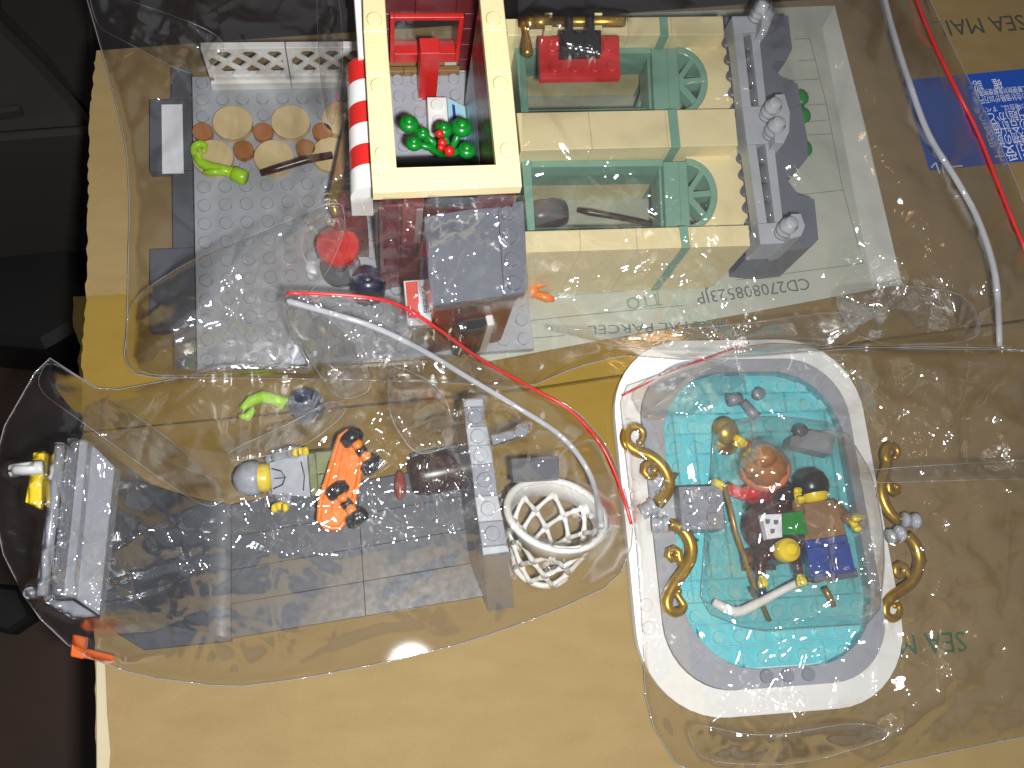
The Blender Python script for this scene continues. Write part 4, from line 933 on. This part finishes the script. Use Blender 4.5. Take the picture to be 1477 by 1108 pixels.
scroll('gold_scroll', 'gold curled scroll lying over the rink rim above the SEA MAIL stamp', sD, bD, [(1325, 814), (1332, 812), (1337, 808)], 7)
def clip(p, d_, label, mat):
    a = np.array(U(*p, 13)); m = MB().lathe(a, d_, [(2.9, 0), (3.0, .3), (3.0, 1.6), (2.5, 1.7), (2.5, 4.2), (3.1, 4.3), (3.1, 6)], 18)
    o = m.build('round_clip', mat); return tag(o, label, 'toy clip', 'grey round clips holding the scrolls')
clip((925, 740), np.array(U(948, 726, 15)) - np.array(U(925, 740, 13)), 'grey round clip on the upper left gold scroll', MT['lgray'])
clip((940, 757), np.array(U(966, 756, 15)) - np.array(U(940, 757, 13)), 'grey round clip on the lower left gold scroll', MT['lgray'])
clip((1303, 750), np.array(U(1327, 756, 8)) - np.array(U(1303, 750, 13)) + np.array([0, 0, 5]), 'grey round clip off the upper right gold scroll', MT['lgray'])
clip((1282, 775), np.array(U(1305, 766, 8)) - np.array(U(1282, 775, 13)) + np.array([0, 0, 5]), 'grey round clip off the lower right gold scroll', MT['lgray'])
o = ppx(None, 'square_brick', [(979, 702), (1042, 700), (1046, 763), (985, 765)], 20, 8.8, MT['mgray'], studs=[(997, 717), (1028, 716), (999, 749), (1030, 748)]); tag(o, 'grey square brick with four studs on the teal rink', 'toy brick')
o = ppx(None, 'bracket_brick', [(948, 708), (978, 708), (984, 764), (952, 768)], 13, 9.7, MT['lgray']); tag(o, 'grey bracket brick joining clips to the square stud brick', 'toy brick')

# skaters in their own little bag
figure('toy_figure', 'toy figure with brown bun hair and red sleeves lying on rink', (1101, 672), (1106, 722), 4, math.pi, dict(torso=MT['red'], sleeve=MT['red'], skin=MT['yellow'], hair=MT['hair'], band=plastic('salmon_band', (.62, .17, .06)), hip=MT['skirt'], leg=MT['skirt']), zh=33, hair='bun', arms=(1.0, 1.0), skirt=True, scale=1.08)
m = MB().ball(U(1113, 762, 20), 11.0, 26, 14, (1.0, .95, .75)); m.lathe(U(1113, 765, 10), (0, 0, 1), [(10.5, 0), (11.2, 3), (11, 10)], 26)
o = m.build('round_pack', MT['skirt']); tag(o, 'dark brown rounded pack under the white and green tiles', 'toy pack')
figure('toy_figure', 'toy figure with black hair tan jacket and blue legs', (1172, 706), (1203, 850), 20, .2, dict(torso=MT['jacket'], sleeve=MT['jacket'], skin=MT['yellow'], hair=MT['black'], hip=MT['blue'], leg=MT['blue'], shoe=MT['dgray']), zh=23, hair='cap', arms=(1.5, .5))
figure('toy_figure', 'small bald yellow-headed toy figure standing in dark brown clothes', (1135, 794), None, 9, 0, dict(torso=MT['skirt'], sleeve=MT['skirt'], skin=MT['yellow'], hair=MT['black'], hip=MT['skirt'], leg=MT['skirt']), scale=.80, zh=36, hair=None, arms=(.9, .9), legs=True)
o = ppx(None, 'printed_tile', [(1099, 742), (1128, 741), (1129, 775), (1107, 778)], 31, 27.6, MT['paperw']); 
for x, y in ((1107, 752), (1114, 766), (1119, 753)): ppx(o, 'printed_mark', [(x - 3, y - 3), (x + 4, y - 3), (x + 3, y + 3), (x - 2, y + 4)], 31.2, 31.0, MT['ink_grey'], b=0)
tag(o, 'white tile with dark print on the brown skirt', 'toy tile')
o = ppx(None, 'green_tile', [(1129, 740), (1158, 737), (1167, 770), (1130, 772)], 31, 27.0, MT['green']); tag(o, 'green tile beside the white printed tile on the brown skirt', 'toy tile')
m = MB().tube([U(x, y, z) for x, y, z in [(1029, 868, 12), (1045, 877, 12), (1060, 883, 12.5), (1072, 881, 13), (1100, 867, 15), (1130, 851, 17), (1156, 838, 19)]], [1.5, 1.9, 2.0, 1.9, 1.6, 1.5, 1.5], 10)
o = m.build('hockey_stick', MT['white']); tag(o, 'white bent toy hockey stick across the teal floor', 'toy stick')
o = MB().tube([U(1046, 702, 22), U(1062, 770, 18), U(1090, 850, 13), U(1110, 896, 11)], [1.0, 1.1, 1.1, .9], 8).build('gold_stick', plastic('dull_gold', (.34, .21, .06), metal=.4)); tag(o, 'long dull gold stick slanting from the square brick', 'toy stick')
o = MB().tube([U(1189, 848, 12), U(1197, 862, 11), U(1203, 875, 10.5)], [1.3, 1.3, 1.0], 8).build('gold_stick', plastic('dull_gold_b', (.34, .21, .06), metal=.4)); tag(o, 'short dull gold stick end below the blue legs', 'toy stick')
o = MB().ball(U(1047, 622, 17), 5.0, 22, 14, (1, 1.1, .8)).lathe(U(1047, 638, 14), (0, -.4, 1), [(4.6, 0), (5, 1), (4.4, 2)], 20).build('gold_helmet', MT['gold']); tag(o, 'gold rounded helmet piece above the red sleeve', 'toy helmet')
o = ppx(None, 'grey_slope', [(1142, 630), (1170, 620), (1206, 628), (1200, 656), (1165, 648), (1140, 642)], 16, 9, MT['mgray']); tag(o, 'grey slope brick near the bun hair on the rink', 'toy brick')
o = MB().lathe(U(1151, 622, 14), (.1, -.1, 1), [(2.5, 0), (2.6, 3), (2.2, 3.6)], 16).build('dark_knob', MT['dgray']); tag(o, 'small dark round knob by the grey slope brick', 'toy piece')
m = MB().lathe(U(1050, 578, 10), np.array(U(1075, 574, 10)) - np.array(U(1050, 578, 10)), [(2.5, 0), (2.5, 5.5)], 14).lathe(U(1092, 570, 8.7), (0, 0, 1), [(2.4, 0), (2.4, 3), (2.1, 3.4)], 14)
m.tube([U(1072, 580, 10), U(1085, 595, 10), U(1092, 602, 10)], [1.8, 2.2, 2.2], 8)
o = m.build('grey_joint', MT['mgray']); tag(o, 'grey jointed piece on the teal floor above the gold helmet', 'toy piece')
o = ppx(None, 'navy_boot', [(1085, 846), (1103, 842), (1108, 856), (1094, 862)], 14, 9, MT['navy']); tag(o, 'small navy boot piece touching the hockey stick', 'toy piece')

# ================================================================== PLASTIC BAGS
bpy.context.view_layer.update()
dg = bpy.context.evaluated_depsgraph_get()
GS = 3.0; GX0, GX1, GY0, GY1 = -120, 1600, -120, 1200
gx = np.arange(GX0, GX1 + 1, GS); gy = np.arange(GY0, GY1 + 1, GS)
NXg, NYg = len(gx), len(gy)
HIT = np.zeros((NYg, NXg))
org = Vector(CAM * .001)
DX = (gx - PW / 2) / F_PX; RXc, RYc, RZc = ROT[:, 0], ROT[:, 1], ROT[:, 2]
for j, y in enumerate(gy[::2]):
    base_ = RYc * (-(y - PH / 2) / F_PX) - RZc
    for i, x in enumerate(gx[::2]):
        ok, loc, nrm, fi, ob, mt = sc.ray_cast(dg, org, Vector((base_ + RXc * DX[2 * i]).tolist()))
        z_ = max(0.3, loc.z * 1000) if ok else .3
        HIT[2 * j:2 * j + 2, 2 * i:2 * i + 2] = z_
def inside(poly, X, Y):
    r = np.zeros(X.shape, bool); n = len(poly)
    for k in range(n):
        x0, y0 = poly[k]; x1, y1 = poly[(k + 1) % n]
        cnd = ((y0 > Y) != (y1 > Y)) & (X < (x1 - x0) * (Y - y0) / (y1 - y0 + 1e-12) + x0); r ^= cnd
    return r
def smooth_poly(poly, it=2):
    for _ in range(it):
        q = []
        for i in range(len(poly)):
            a, b = np.array(poly[i]), np.array(poly[(i + 1) % len(poly)]); q += [tuple(a * .8 + b * .2), tuple(a * .2 + b * .8)]
        poly = q
    return poly
XX, YY = np.meshgrid(gx, gy)
def blur(a, k):
    for _ in range(k):
        p = np.pad(a, 1, mode='edge'); a = (p[1:-1, 1:-1] * 4 + p[:-2, 1:-1] * 2 + p[2:, 1:-1] * 2 + p[1:-1, :-2] * 2 + p[1:-1, 2:] * 2 + p[:-2, :-2] + p[:-2, 2:] + p[2:, :-2] + p[2:, 2:]) / 16
    return a
def relax(h, o, mask, rim_z, iters, sag):
    for it in range(iters):
        p = np.pad(h, 1, mode='edge')
        av = (p[:-2, 1:-1] + p[2:, 1:-1] + p[1:-1, :-2] + p[1:-1, 2:]) * .25 - sag
        h = np.where(mask, np.maximum(o, av), rim_z)
    return h
def drape(mask, obst, rim_z, iters, sag, steep=.45):
    """slack film resting on what lies under it: a membrane over an obstacle, first on a coarse grid"""
    o = np.where(mask, obst, rim_z); k = 4
    ny, nx = (o.shape[0] // k) * k, (o.shape[1] // k) * k
    oc = o[:ny, :nx].reshape(ny // k, k, nx // k, k).max((1, 3)); mc = mask[:ny, :nx].reshape(ny // k, k, nx // k, k).mean((1, 3)) > .6
    hc = relax(oc.copy(), oc, mc, rim_z, 700, sag * k * k)
    up = np.repeat(np.repeat(hc, k, 0), k, 1); h = o.copy(); h[:ny, :nx] = np.maximum(up, o[:ny, :nx]); h = np.where(mask, np.maximum(blur(h, 4), o), rim_z)
    h = relax(h, o, mask, rim_z, iters, sag)
    # stiff film falls away from tall things no steeper than about 40 degrees, except where it is pulled in at the rim
    st = steep * .75; D = np.where(mask, 200.0, 0.0)
    def nb(a): p = np.pad(a, 1, mode='edge'); return (p[:-2, 1:-1], p[2:, 1:-1], p[1:-1, :-2], p[1:-1, 2:]), (p[:-2, :-2], p[:-2, 2:], p[2:, :-2], p[2:, 2:])
    for it in range(150):
        a, b = nb(h)
        for q in a: h = np.maximum(h, q - st)
        for q in b: h = np.maximum(h, q - st * 1.414)
        a, b = nb(D)
        for q in a: D = np.minimum(D, q + .75)
    h = np.where(mask, np.maximum(o, np.minimum(h, rim_z + 1.15 * D)), rim_z)
    return np.where(mask, np.maximum(o, blur(h, 6)), rim_z)
def creases(n, rg, amp=(.5, 1.8), wid=(7, 20), ln=(25, 110), focus=(), box_=None, pf=.55):
    """straight and bent folds pressed into the film; pixel units across, mm high"""
    H_ = np.zeros_like(XX)
    x0, x1, y0, y1 = box_
    for k in range(n):
        if len(focus) and rg.random() < pf:
            fx, fy, fr = focus[rg.integers(len(focus))]; a = rg.uniform(0, 2 * math.pi); rr = fr * (.15 + .85 * rg.random()); cx, cy = fx + rr * math.cos(a), fy + rr * math.sin(a); th = a + rg.normal(0, .25)
        else: cx, cy = rg.uniform(x0, x1), rg.uniform(y0, y1); th = rg.uniform(0, math.pi)
        L_ = rg.uniform(*ln); wd = rg.uniform(*wid); am = rg.uniform(*amp) * (1 if rg.random() < .75 else -1)
        e = L_ + 2 * wd
        i0, i1 = [int(np.clip((v - GX0) / GS, 0, NXg)) for v in (cx - e, cx + e)]; j0, j1 = [int(np.clip((v - GY0) / GS, 0, NYg)) for v in (cy - e, cy + e)]
        if i1 <= i0 or j1 <= j0: continue
        dx, dy = XX[j0:j1, i0:i1] - cx, YY[j0:j1, i0:i1] - cy; s1 = dx * math.cos(th) + dy * math.sin(th); t1 = -dx * math.sin(th) + dy * math.cos(th)
        t1 = t1 + rg.normal(0, .0022) * s1 * s1
        env = np.clip(1 - (s1 / L_) ** 2, 0, 1)
        prof = np.clip(1 - np.abs(t1) / (wd * (.45 + .55 * env)), 0, 1) if rg.random() < .6 else np.clip(1 - np.where(t1 > 0, t1 / (wd * .3), -t1 / (wd * 1.6)), 0, 1)
        H_[j0:j1, i0:i1] += am * env * prof
    return H_
def rolls(n, rg, focus, box_, wr=(16, 76), lr=(60, 260), sr=(.10, .32)):
    """long rounded folds"""
    H_ = np.zeros_like(XX); x0, x1, y0, y1 = box_
    for k in range(n):
        if rg.random() < .6:
            fx, fy, fr = focus[rg.integers(len(focus))]; a = rg.uniform(0, 2 * math.pi); rr = fr * rg.uniform(.1, .8); cx, cy = fx + rr * math.cos(a), fy + rr * math.sin(a); th = a + rg.normal(0, .3)
        else: cx, cy = rg.uniform(x0, x1), rg.uniform(y0, y1); th = rg.uniform(0, math.pi)
        L_ = rg.uniform(*lr); wd = wr[0] + (wr[1] - wr[0]) * rg.random() ** 1.6; am = wd / 4.0 * rg.uniform(*sr)
        dx, dy = XX - cx, YY - cy; s1 = dx * math.cos(th) + dy * math.sin(th); t1 = -dx * math.sin(th) + dy * math.cos(th) + rg.normal(0, .0016) * s1 * s1 + 2.2 * np.sin(s1 / rg.uniform(22, 50))
        env = np.clip(1 - (s1 / L_) ** 2, 0, 1); w2 = wd * (.35 + .65 * env)
        H_ = np.maximum(H_, am * env * np.cos(np.clip(t1 / w2, -1, 1) * math.pi / 2) ** 2 * 1.0)
    return H_
def vnoise(S, rg):
    n0, n1 = int((GY1 - GY0) / S) + 4, int((GX1 - GX0) / S) + 4; g = rg.random((n0, n1)); fx = (XX - GX0) / S; fy = (YY - GY0) / S
    i = fx.astype(int); j = fy.astype(int); u = fx - i; v = fy - j; u = u * u * (3 - 2 * u); v = v * v * (3 - 2 * v)
    return g[j, i] * (1 - u) * (1 - v) + g[j, i + 1] * u * (1 - v) + g[j + 1, i] * (1 - u) * v + g[j + 1, i + 1] * u * v
def facets(S, rg, an=2.2, warp=.45):
    """crumpled sheet: flat facets meeting at sharp folds"""
    th = rg.uniform(0, math.pi); wx = (vnoise(S * 2.2, rg) - .5) * S * warp * 3; wy = (vnoise(S * 2.2, rg) - .5) * S * warp * 3
    a = ((XX + wx) * math.cos(th) + (YY + wy) * math.sin(th)) / (S * an) + 60; b = (-(XX + wx) * math.sin(th) + (YY + wy) * math.cos(th)) / S + 90
    a = a + .5 * (b.astype(int) % 2)
    g = rg.random((int(b.max()) + 3, int(a.max()) + 3)); i = a.astype(int); j = b.astype(int); u = a - i; v = b - j
    j = np.clip(j, 0, g.shape[0] - 2); i = np.clip(i, 0, g.shape[1] - 2)
    # rows are offset by half a cell, so take the row above from the shifted column
    i2 = np.clip((a - .5 * ((b.astype(int)) % 2) + .5 * ((b.astype(int) + 1) % 2)).astype(int), 0, g.shape[1] - 2)
    u2 = (a - .5 * ((b.astype(int)) % 2) + .5 * ((b.astype(int) + 1) % 2)) - i2
    lo = g[j, i] * (1 - u) + g[j, i + 1] * u; hi = g[j + 1, i2] * (1 - u2) + g[j + 1, i2 + 1] * u2
    return lo * (1 - v) + hi * v
def crumple(rg, focus):
    """slack film: broad billows and sharp-edged crumples, strongest around the pinched spots"""
    w_ = np.zeros_like(XX)
    for fx, fy, fr in focus: w_ = np.maximum(w_, np.exp(-(((XX - fx) ** 2 + (YY - fy) ** 2) / (fr * .62) ** 2)))
    w_ = .45 + .75 * w_ * np.clip(vnoise(70, rg) * 2.2 - .35, 0, 1)
    th = rg.uniform(0, math.pi)
    def ridge(S): n_ = vnoise(S, rg) + .35 * vnoise(S * .55, rg); n_ = (n_ - .675); return 1 - np.abs(n_) * 3.4
    return 6.0 * (vnoise(170, rg) - .4) + 2.6 * vnoise(90, rg) + w_ * (5.0 * facets(64, rg, 1.6) + 3.2 * facets(40, rg, 2.6) + 2.0 * facets(24, rg, 2.4) + 1.2 * ridge(52) + .5 * ridge(30))
def nearest_on(poly, x, y):
    best = None
    for k in range(len(poly)):
        a = np.array(poly[k]); b = np.array(poly[(k + 1) % len(poly)]); d_ = b - a; t = np.clip(((np.array([x, y]) - a) @ d_) / (d_ @ d_ + 1e-9), 0, 1); q = a + d_ * t; dd = (q[0] - x) ** 2 + (q[1] - y) ** 2
        if best is None or dd < best[0]: best = (dd, q)
    return best[1]
def samp(H_, x, y):
    fx = (x - GX0) / GS; fy = (y - GY0) / GS; i = int(np.clip(fx, 0, NXg - 2)); j = int(np.clip(fy, 0, NYg - 2)); u, v = fx - i, fy - j
    return H_[j, i] * (1 - u) * (1 - v) + H_[j, i + 1] * u * (1 - v) + H_[j + 1, i] * (1 - u) * v + H_[j + 1, i + 1] * u * v
def film_mesh(name, poly, H_, mat, parent, hole=None):
    ins = inside(poly, XX, YY); use = np.zeros_like(ins)
    cell = ins[:-1, :-1] | ins[1:, :-1] | ins[:-1, 1:] | ins[1:, 1:]
    if hole: hm = inside(hole, XX, YY); cell &= ~(hm[:-1, :-1] & hm[1:, :-1] & hm[:-1, 1:] & hm[1:, 1:])
    m = MB(); idx = {}
    def vid(j, i):
        if (j, i) not in idx:
            x, y = gx[i], gy[j]
            if not ins[j, i]: x, y = nearest_on(poly, x, y)
            idx[(j, i)] = len(m.v); m.v.append(U(x, y, samp(H_, x, y)))
        return idx[(j, i)]
    for j, i in zip(*np.nonzero(cell)):
        q = (vid(j, i), vid(j + 1, i), vid(j + 1, i + 1), vid(j, i + 1))
        if (i + j) % 2: m.f += [(q[0], q[1], q[2]), (q[0], q[2], q[3])]
        else: m.f += [(q[0], q[1], q[3]), (q[1], q[2], q[3])]
        m.sm += [True, True]
    return m.build(name, mat, parent, fixn=False)
def bag(name, label, poly, under_z, obst, seed, ncr, focus, sag=.004, iters=120, amp=(.4, 1.5), lift=None, group=None, hole=None, crum=1.0, man=(), fmat='film', steep=.38):
    poly = smooth_poly(poly, 1); rg = np.random.default_rng(seed)
    mask = inside(poly, XX, YY)
    ob = np.maximum(obst, under_z + .3) + .5
    H_ = drape(mask, ob, under_z + .4, iters, sag, steep)
    H_ = np.where(mask, np.maximum(blur(H_, 3), H_ * .0 + blur(H_, 1)), H_)
    xs = [p[0] for p in poly]; ys = [p[1] for p in poly]
    bx = (max(min(xs), -60), min(max(xs), 1540), max(min(ys), -60), min(max(ys), 1160))
    cr = creases(ncr // 2, rg, amp=(amp[0] * 1.3, amp[1] * 1.7), wid=(10, 30), ln=(50, 200), focus=focus, box_=bx) + creases(ncr // 2, rg, amp=amp, focus=focus, box_=bx) + creases(ncr // 2, rg, amp=(.35, .9), wid=(4.5, 8), ln=(60, 170), focus=focus, box_=bx, pf=.85)
    cr = cr * 1.0 + (crumple(rg, focus) + rolls(int(ncr * .6), rg, focus, bx)) * crum + rolls(int(ncr * .4), rg, focus, bx, (7, 22), (25, 130), (.1, .35))
    for (xa, ya, xb, yb, wd) in man:                 # the pronounced folds one can see in the film
        L_ = math.hypot(xb - xa, yb - ya) / 2 * 1.15; th = math.atan2(yb - ya, xb - xa); dx, dy = XX - (xa + xb) / 2, YY - (ya + yb) / 2
        s1 = dx * math.cos(th) + dy * math.sin(th); t1 = -dx * math.sin(th) + dy * math.cos(th) + 2.0 * np.sin(s1 / rg.uniform(14, 30)) + rg.normal(0, .0012) * s1 * s1
        env = np.clip(1 - (s1 / L_) ** 2, 0, 1) ** .7; cr = cr + wd / 4 * rg.uniform(.4, .7) * env * np.cos(np.clip(t1 / (wd * (.5 + .5 * env)), -1, 1) * math.pi / 2) ** 1.4
    cr = cr - np.minimum(0, blur(cr, 12))
    edge = np.clip(blur(mask.astype(float), 10) * 2 - 1, 0, 1)
    H2 = np.maximum(H_ + cr * (.18 + .82 * edge), ob - .15)
    if lift is not None: H2 = H2 + lift
    H2 = np.where(mask, H2, np.maximum(blur(H2, 1), under_z + .4))
    root = thing(name, label, 'plastic bag', U(sum(xs) / len(xs), sum(ys) / len(ys), under_z), group)
    film_mesh('upper_film', poly, H2, MT[fmat], root, hole)
    MB().add([U(x, y, under_z) for x, y in poly], [tuple(range(len(poly)))]).build('lower_film', MT['film_under'], root, fixn=False)
    MB().tube([U(x, y, samp(H2, x, y) + .1) for x, y in rough_line(list(poly) + [poly[0]], 9, 0)[:-1]], .22, 6, closed=True).build('edge_seam', MT['seam'], root)
    return root, H2, mask
def strip(root, name, path, H_, rad, mat, dz=.5, flat=1.0):
    q = []
    for (x0, y0), (x1, y1) in zip(path[:-1], path[1:]):
        n = max(1, int(math.hypot(x1 - x0, y1 - y0) / 8)); q += [(x0 + (x1 - x0) * i / n, y0 + (y1 - y0) * i / n) for i in range(n)]
    q.append(path[-1])
    zz = np.array([samp(H_, *p) for p in q]); 
    for _ in range(3): zz = np.maximum(zz, np.convolve(np.pad(zz, 3, mode='edge'), np.ones(7) / 7, 'valid'))
    return MB().tube([U(p[0], p[1], z_ + dz) for p, z_ in zip(q, zz)], rad, 8).build(name, mat, root)
def spline(pts, k=6):
    P = [np.array(p, float) for p in pts]; out = []
    for i in range(len(P) - 1):
        p0, p1, p2, p3 = P[max(i - 1, 0)], P[i], P[i + 1], P[min(i + 2, len(P) - 1)]
        for j in range(k):
            t = j / k; out.append(tuple(.5 * ((2 * p1) + (-p0 + p2) * t + (2 * p0 - 5 * p1 + 4 * p2 - p3) * t * t + (-p0 + 3 * p1 - 3 * p2 + p3) * t ** 3)))
    out.append(tuple(P[-1])); return out

def fold(root, H_, poly, seed, up=1.0):
    """a doubled-over lap of the same film lying on the bag"""
    poly = smooth_poly(poly, 2); rg = np.random.default_rng(seed); mk = inside(poly, XX, YY)
    xs = [p[0] for p in poly]; ys = [p[1] for p in poly]
    HH = H_ + .5 + np.clip(blur(mk.astype(float), 5) * 2 - 1, 0, 1) * (1.2 + 2.2 * vnoise(45, rg)) * up + np.maximum(0, creases(14, rg, focus=[(sum(xs) / len(xs), sum(ys) / len(ys), 60)], box_=(min(xs), max(xs), min(ys), max(ys))))
    film_mesh('folded_film', poly, HH, MT['film'], root)
    MB().tube([U(x, y, samp(HH, x, y) + .1) for x, y in rough_line(list(poly) + [poly[0]], 8, 0)[:-1]], .11, 6, closed=True).build('fold_edge', MT['seam'], root)
    return np.where(mk, np.maximum(H_, HH), H_)
# --- small bag round the skaters
polyS = [(1030, 612), (1110, 600), (1215, 612), (1262, 690), (1278, 790), (1268, 900), (1180, 905), (1085, 912), (1010, 880), (1018, 780), (1026, 690)]
bs, HS, mS = bag('skater_bag', 'small clear bag wrapped round the toy skaters on the rink', polyS, 9.9, HIT, 5, 60, [(1060, 690, 120), (1200, 800, 120), (1120, 760, 140)], amp=(.5, 1.8), iters=100, crum=.8, fmat='film_thin')
# --- rink bag
polyC = [(893, 560), (950, 540), (1080, 494), (1240, 500), (1400, 505), (1590, 500), (1590, 1045), (1477, 1062), (1300, 1100), (1180, 1130), (985, 1120), (932, 1030), (926, 900), (918, 780), (902, 660)]
obC = np.where(mS, np.maximum(HIT, HS), HIT)
bc, HC, mC = bag('rink_bag', 'clear zip bag round the toy skating rink and gold scrolls', polyC, .5, obC, 21, 130, [(1000, 540, 150), (1250, 560, 160), (1380, 640, 140), (1350, 760, 150), (1150, 1060, 120), (1380, 1000, 120), (1270, 850, 110)], amp=(.5, 1.7), crum=1.75, man=[(935, 1035, 960, 1070, 20), (1280, 800, 1400, 900, 18), (1370, 640, 1400, 700, 16), (1380, 760, 1440, 870, 18), (1240, 1075, 1320, 1050, 16), (940, 560, 1010, 600, 22), (1100, 960, 1180, 920, 20), (1250, 560, 1330, 600, 18), (1400, 560, 1470, 620, 18), (1340, 970, 1400, 990, 18)])
strip(bc, 'red_zip_line', spline([(897, 571), (960, 540), (1010, 520), (1080, 495)]), HC, .35, MT['zipred'], .6)
# --- shop bag
polyA = [(120, -20), (147, 75), (168, 150), (183, 215), (187, 300), (184, 420), (183, 480), (178, 520), (200, 545), (330, 545), (520, 548), (640, 552), (760, 560), (830, 530), (900, 512), (1000, 520), (1120, 512), (1240, 502), (1340, 500), (1446, 502), (1590, 520), (1590, 470), (1500, 350), (1440, 200), (1385, 90), (1332, -20), (1300, -110), (100, -110)]
obA = np.where(mC, np.maximum(HIT, HC), HIT)
ba, HA, mA = bag('shop_bag', 'large clear zip bag round the toy shop and cream facade', polyA, .8, obA, 33, 170, [(230, 60, 120), (250, 500, 110), (470, 270, 130), (650, 370, 140), (820, 440, 160), (1060, 480, 160), (1280, 440, 130), (1380, 470, 90), (1000, 380, 130), (300, 30, 140)], amp=(.4, 1.5), hole=[(494, -130), (742, -130), (758, 282), (534, 292), (506, 296)], crum=1.6, man=[(190, 20, 300, 90, 22), (215, 140, 230, 170, 14), (215, 430, 290, 380, 20), (200, 470, 290, 440, 20), (640, 330, 740, 400, 30), (880, 420, 940, 440, 34), (1220, 430, 1330, 470, 30), (1000, 340, 1040, 400, 20), (620, 420, 700, 380, 20), (300, 480, 400, 460, 18), (430, 130, 480, 20, 18), (1370, 420, 1390, 490, 18), (1100, 470, 1180, 440, 18)])
for k, q in enumerate(([(1240, 678), (1400, 668), (1585, 660), (1585, 690), (1400, 692), (1242, 698)], [(905, 562), (1000, 515), (1095, 545), (1010, 600), (930, 610)], [(985, 1040), (1100, 1065), (1240, 1040), (1300, 1060), (1150, 1105), (1010, 1100)])):
    HC = fold(bc, HC, q, 80 + k)
zipA = spline([(1270, -30), (1287, 40), (1312, 120), (1340, 195), (1380, 260), (1412, 320), (1436, 400), (1442, 500)])
strip(ba, 'zip_strip', zipA, HA, 1.25, MT['zip'], .8); strip(ba, 'red_zip_line', spline([(1312, -30), (1340, 45), (1375, 120), (1410, 190), (1440, 265), (1475, 350), (1520, 440)]), HA, .8, MT['zipred'], .7)
for k, q in enumerate(([(186, 432), (280, 372), (400, 325), (492, 285), (500, 330), (470, 400), (425, 440), (415, 532), (330, 540), (215, 543), (180, 520)],
                       [(455, -20), (488, -20), (497, 90), (478, 200), (462, 120)], [(765, 470), (900, 480), (1050, 470), (1240, 445), (1242, 498), (1100, 510), (900, 503)],
                       [(125, -20), (300, 40), (330, 70), (285, 115), (180, 60), (140, 40)], [(1195, 420), (1300, 410), (1400, 425), (1420, 495), (1240, 498)])):
    HA = fold(ba, HA, q, 60 + k)
# --- ramp bag, whose zip end lies over the shop bag
polyB = [(65, 512), (100, 535), (150, 566), (260, 545), (330, 525), (420, 528), (450, 530), (425, 490), (410, 455), (412, 424), (440, 422), (520, 430), (570, 436), (625, 470), (690, 515), (760, 555), (830, 590), (875, 640), (900, 700), (916, 775), (890, 840), (800, 882), (680, 925), (560, 955), (430, 980), (330, 992), (200, 975), (110, 942), (45, 880), (-5, 780), (-8, 640)]
obB = np.where(mA, np.maximum(HIT, HA + .3), np.where(mC, np.maximum(HIT, HC + .3), HIT))
lift = 7.0 * np.exp(-(((XX - 470) / 130) ** 2 + ((YY - 440) / 60) ** 2)) + 5 * np.exp(-(((XX - 60) / 60) ** 2 + ((YY - 540) / 50) ** 2))
bb, HB, mB = bag('ramp_bag', 'clear zip bag round the grey skate ramp and hoop', polyB, 1.1, obB, 47, 170, [(480, 570, 160), (120, 600, 130), (140, 800, 150), (620, 620, 140), (400, 760, 150), (300, 880, 140), (640, 760, 120), (600, 500, 120)], amp=(.5, 2.0), lift=lift, crum=1.25, steep=.24, man=[(150, 700, 195, 790, 18), (195, 790, 335, 785, 18), (100, 858, 290, 822, 16), (20, 650, 130, 590, 34), (230, 690, 330, 640, 22), (330, 640, 480, 580, 18), (480, 590, 410, 720, 16), (440, 470, 700, 600, 26), (560, 640, 650, 620, 28), (340, 800, 520, 790, 24), (330, 980, 420, 920, 16), (40, 700, 70, 840, 22), (560, 860, 690, 800, 20), (600, 540, 680, 545, 22), (420, 960, 600, 900, 18)])
for k, q in enumerate(([(68, 516), (140, 562), (255, 640), (332, 716), (300, 735), (230, 690), (120, 610), (50, 560)], [(480, 575), (505, 592), (440, 645), (335, 668), (326, 652), (420, 610)], [(430, 490), (485, 580), (540, 565), (520, 500), (460, 445)],
                       [(560, 520), (640, 560), (660, 640), (600, 660), (560, 600)])):
    HB = fold(bb, HB, q, 100 + k)
zipB = spline([(414, 434), (470, 450), (540, 472), (610, 506), (680, 548), (750, 590), (810, 630), (846, 675), (862, 720), (868, 760)])
strip(bb, 'zip_strip', zipB, HB, 1.05, MT['zip'], .8)
strip(bb, 'red_zip_line', spline([(414, 423), (470, 424), (530, 429), (575, 440), (630, 473), (690, 516), (760, 556), (820, 590), (866, 640), (892, 695), (911, 756)]), HB, .6, MT['zipred'], .7)
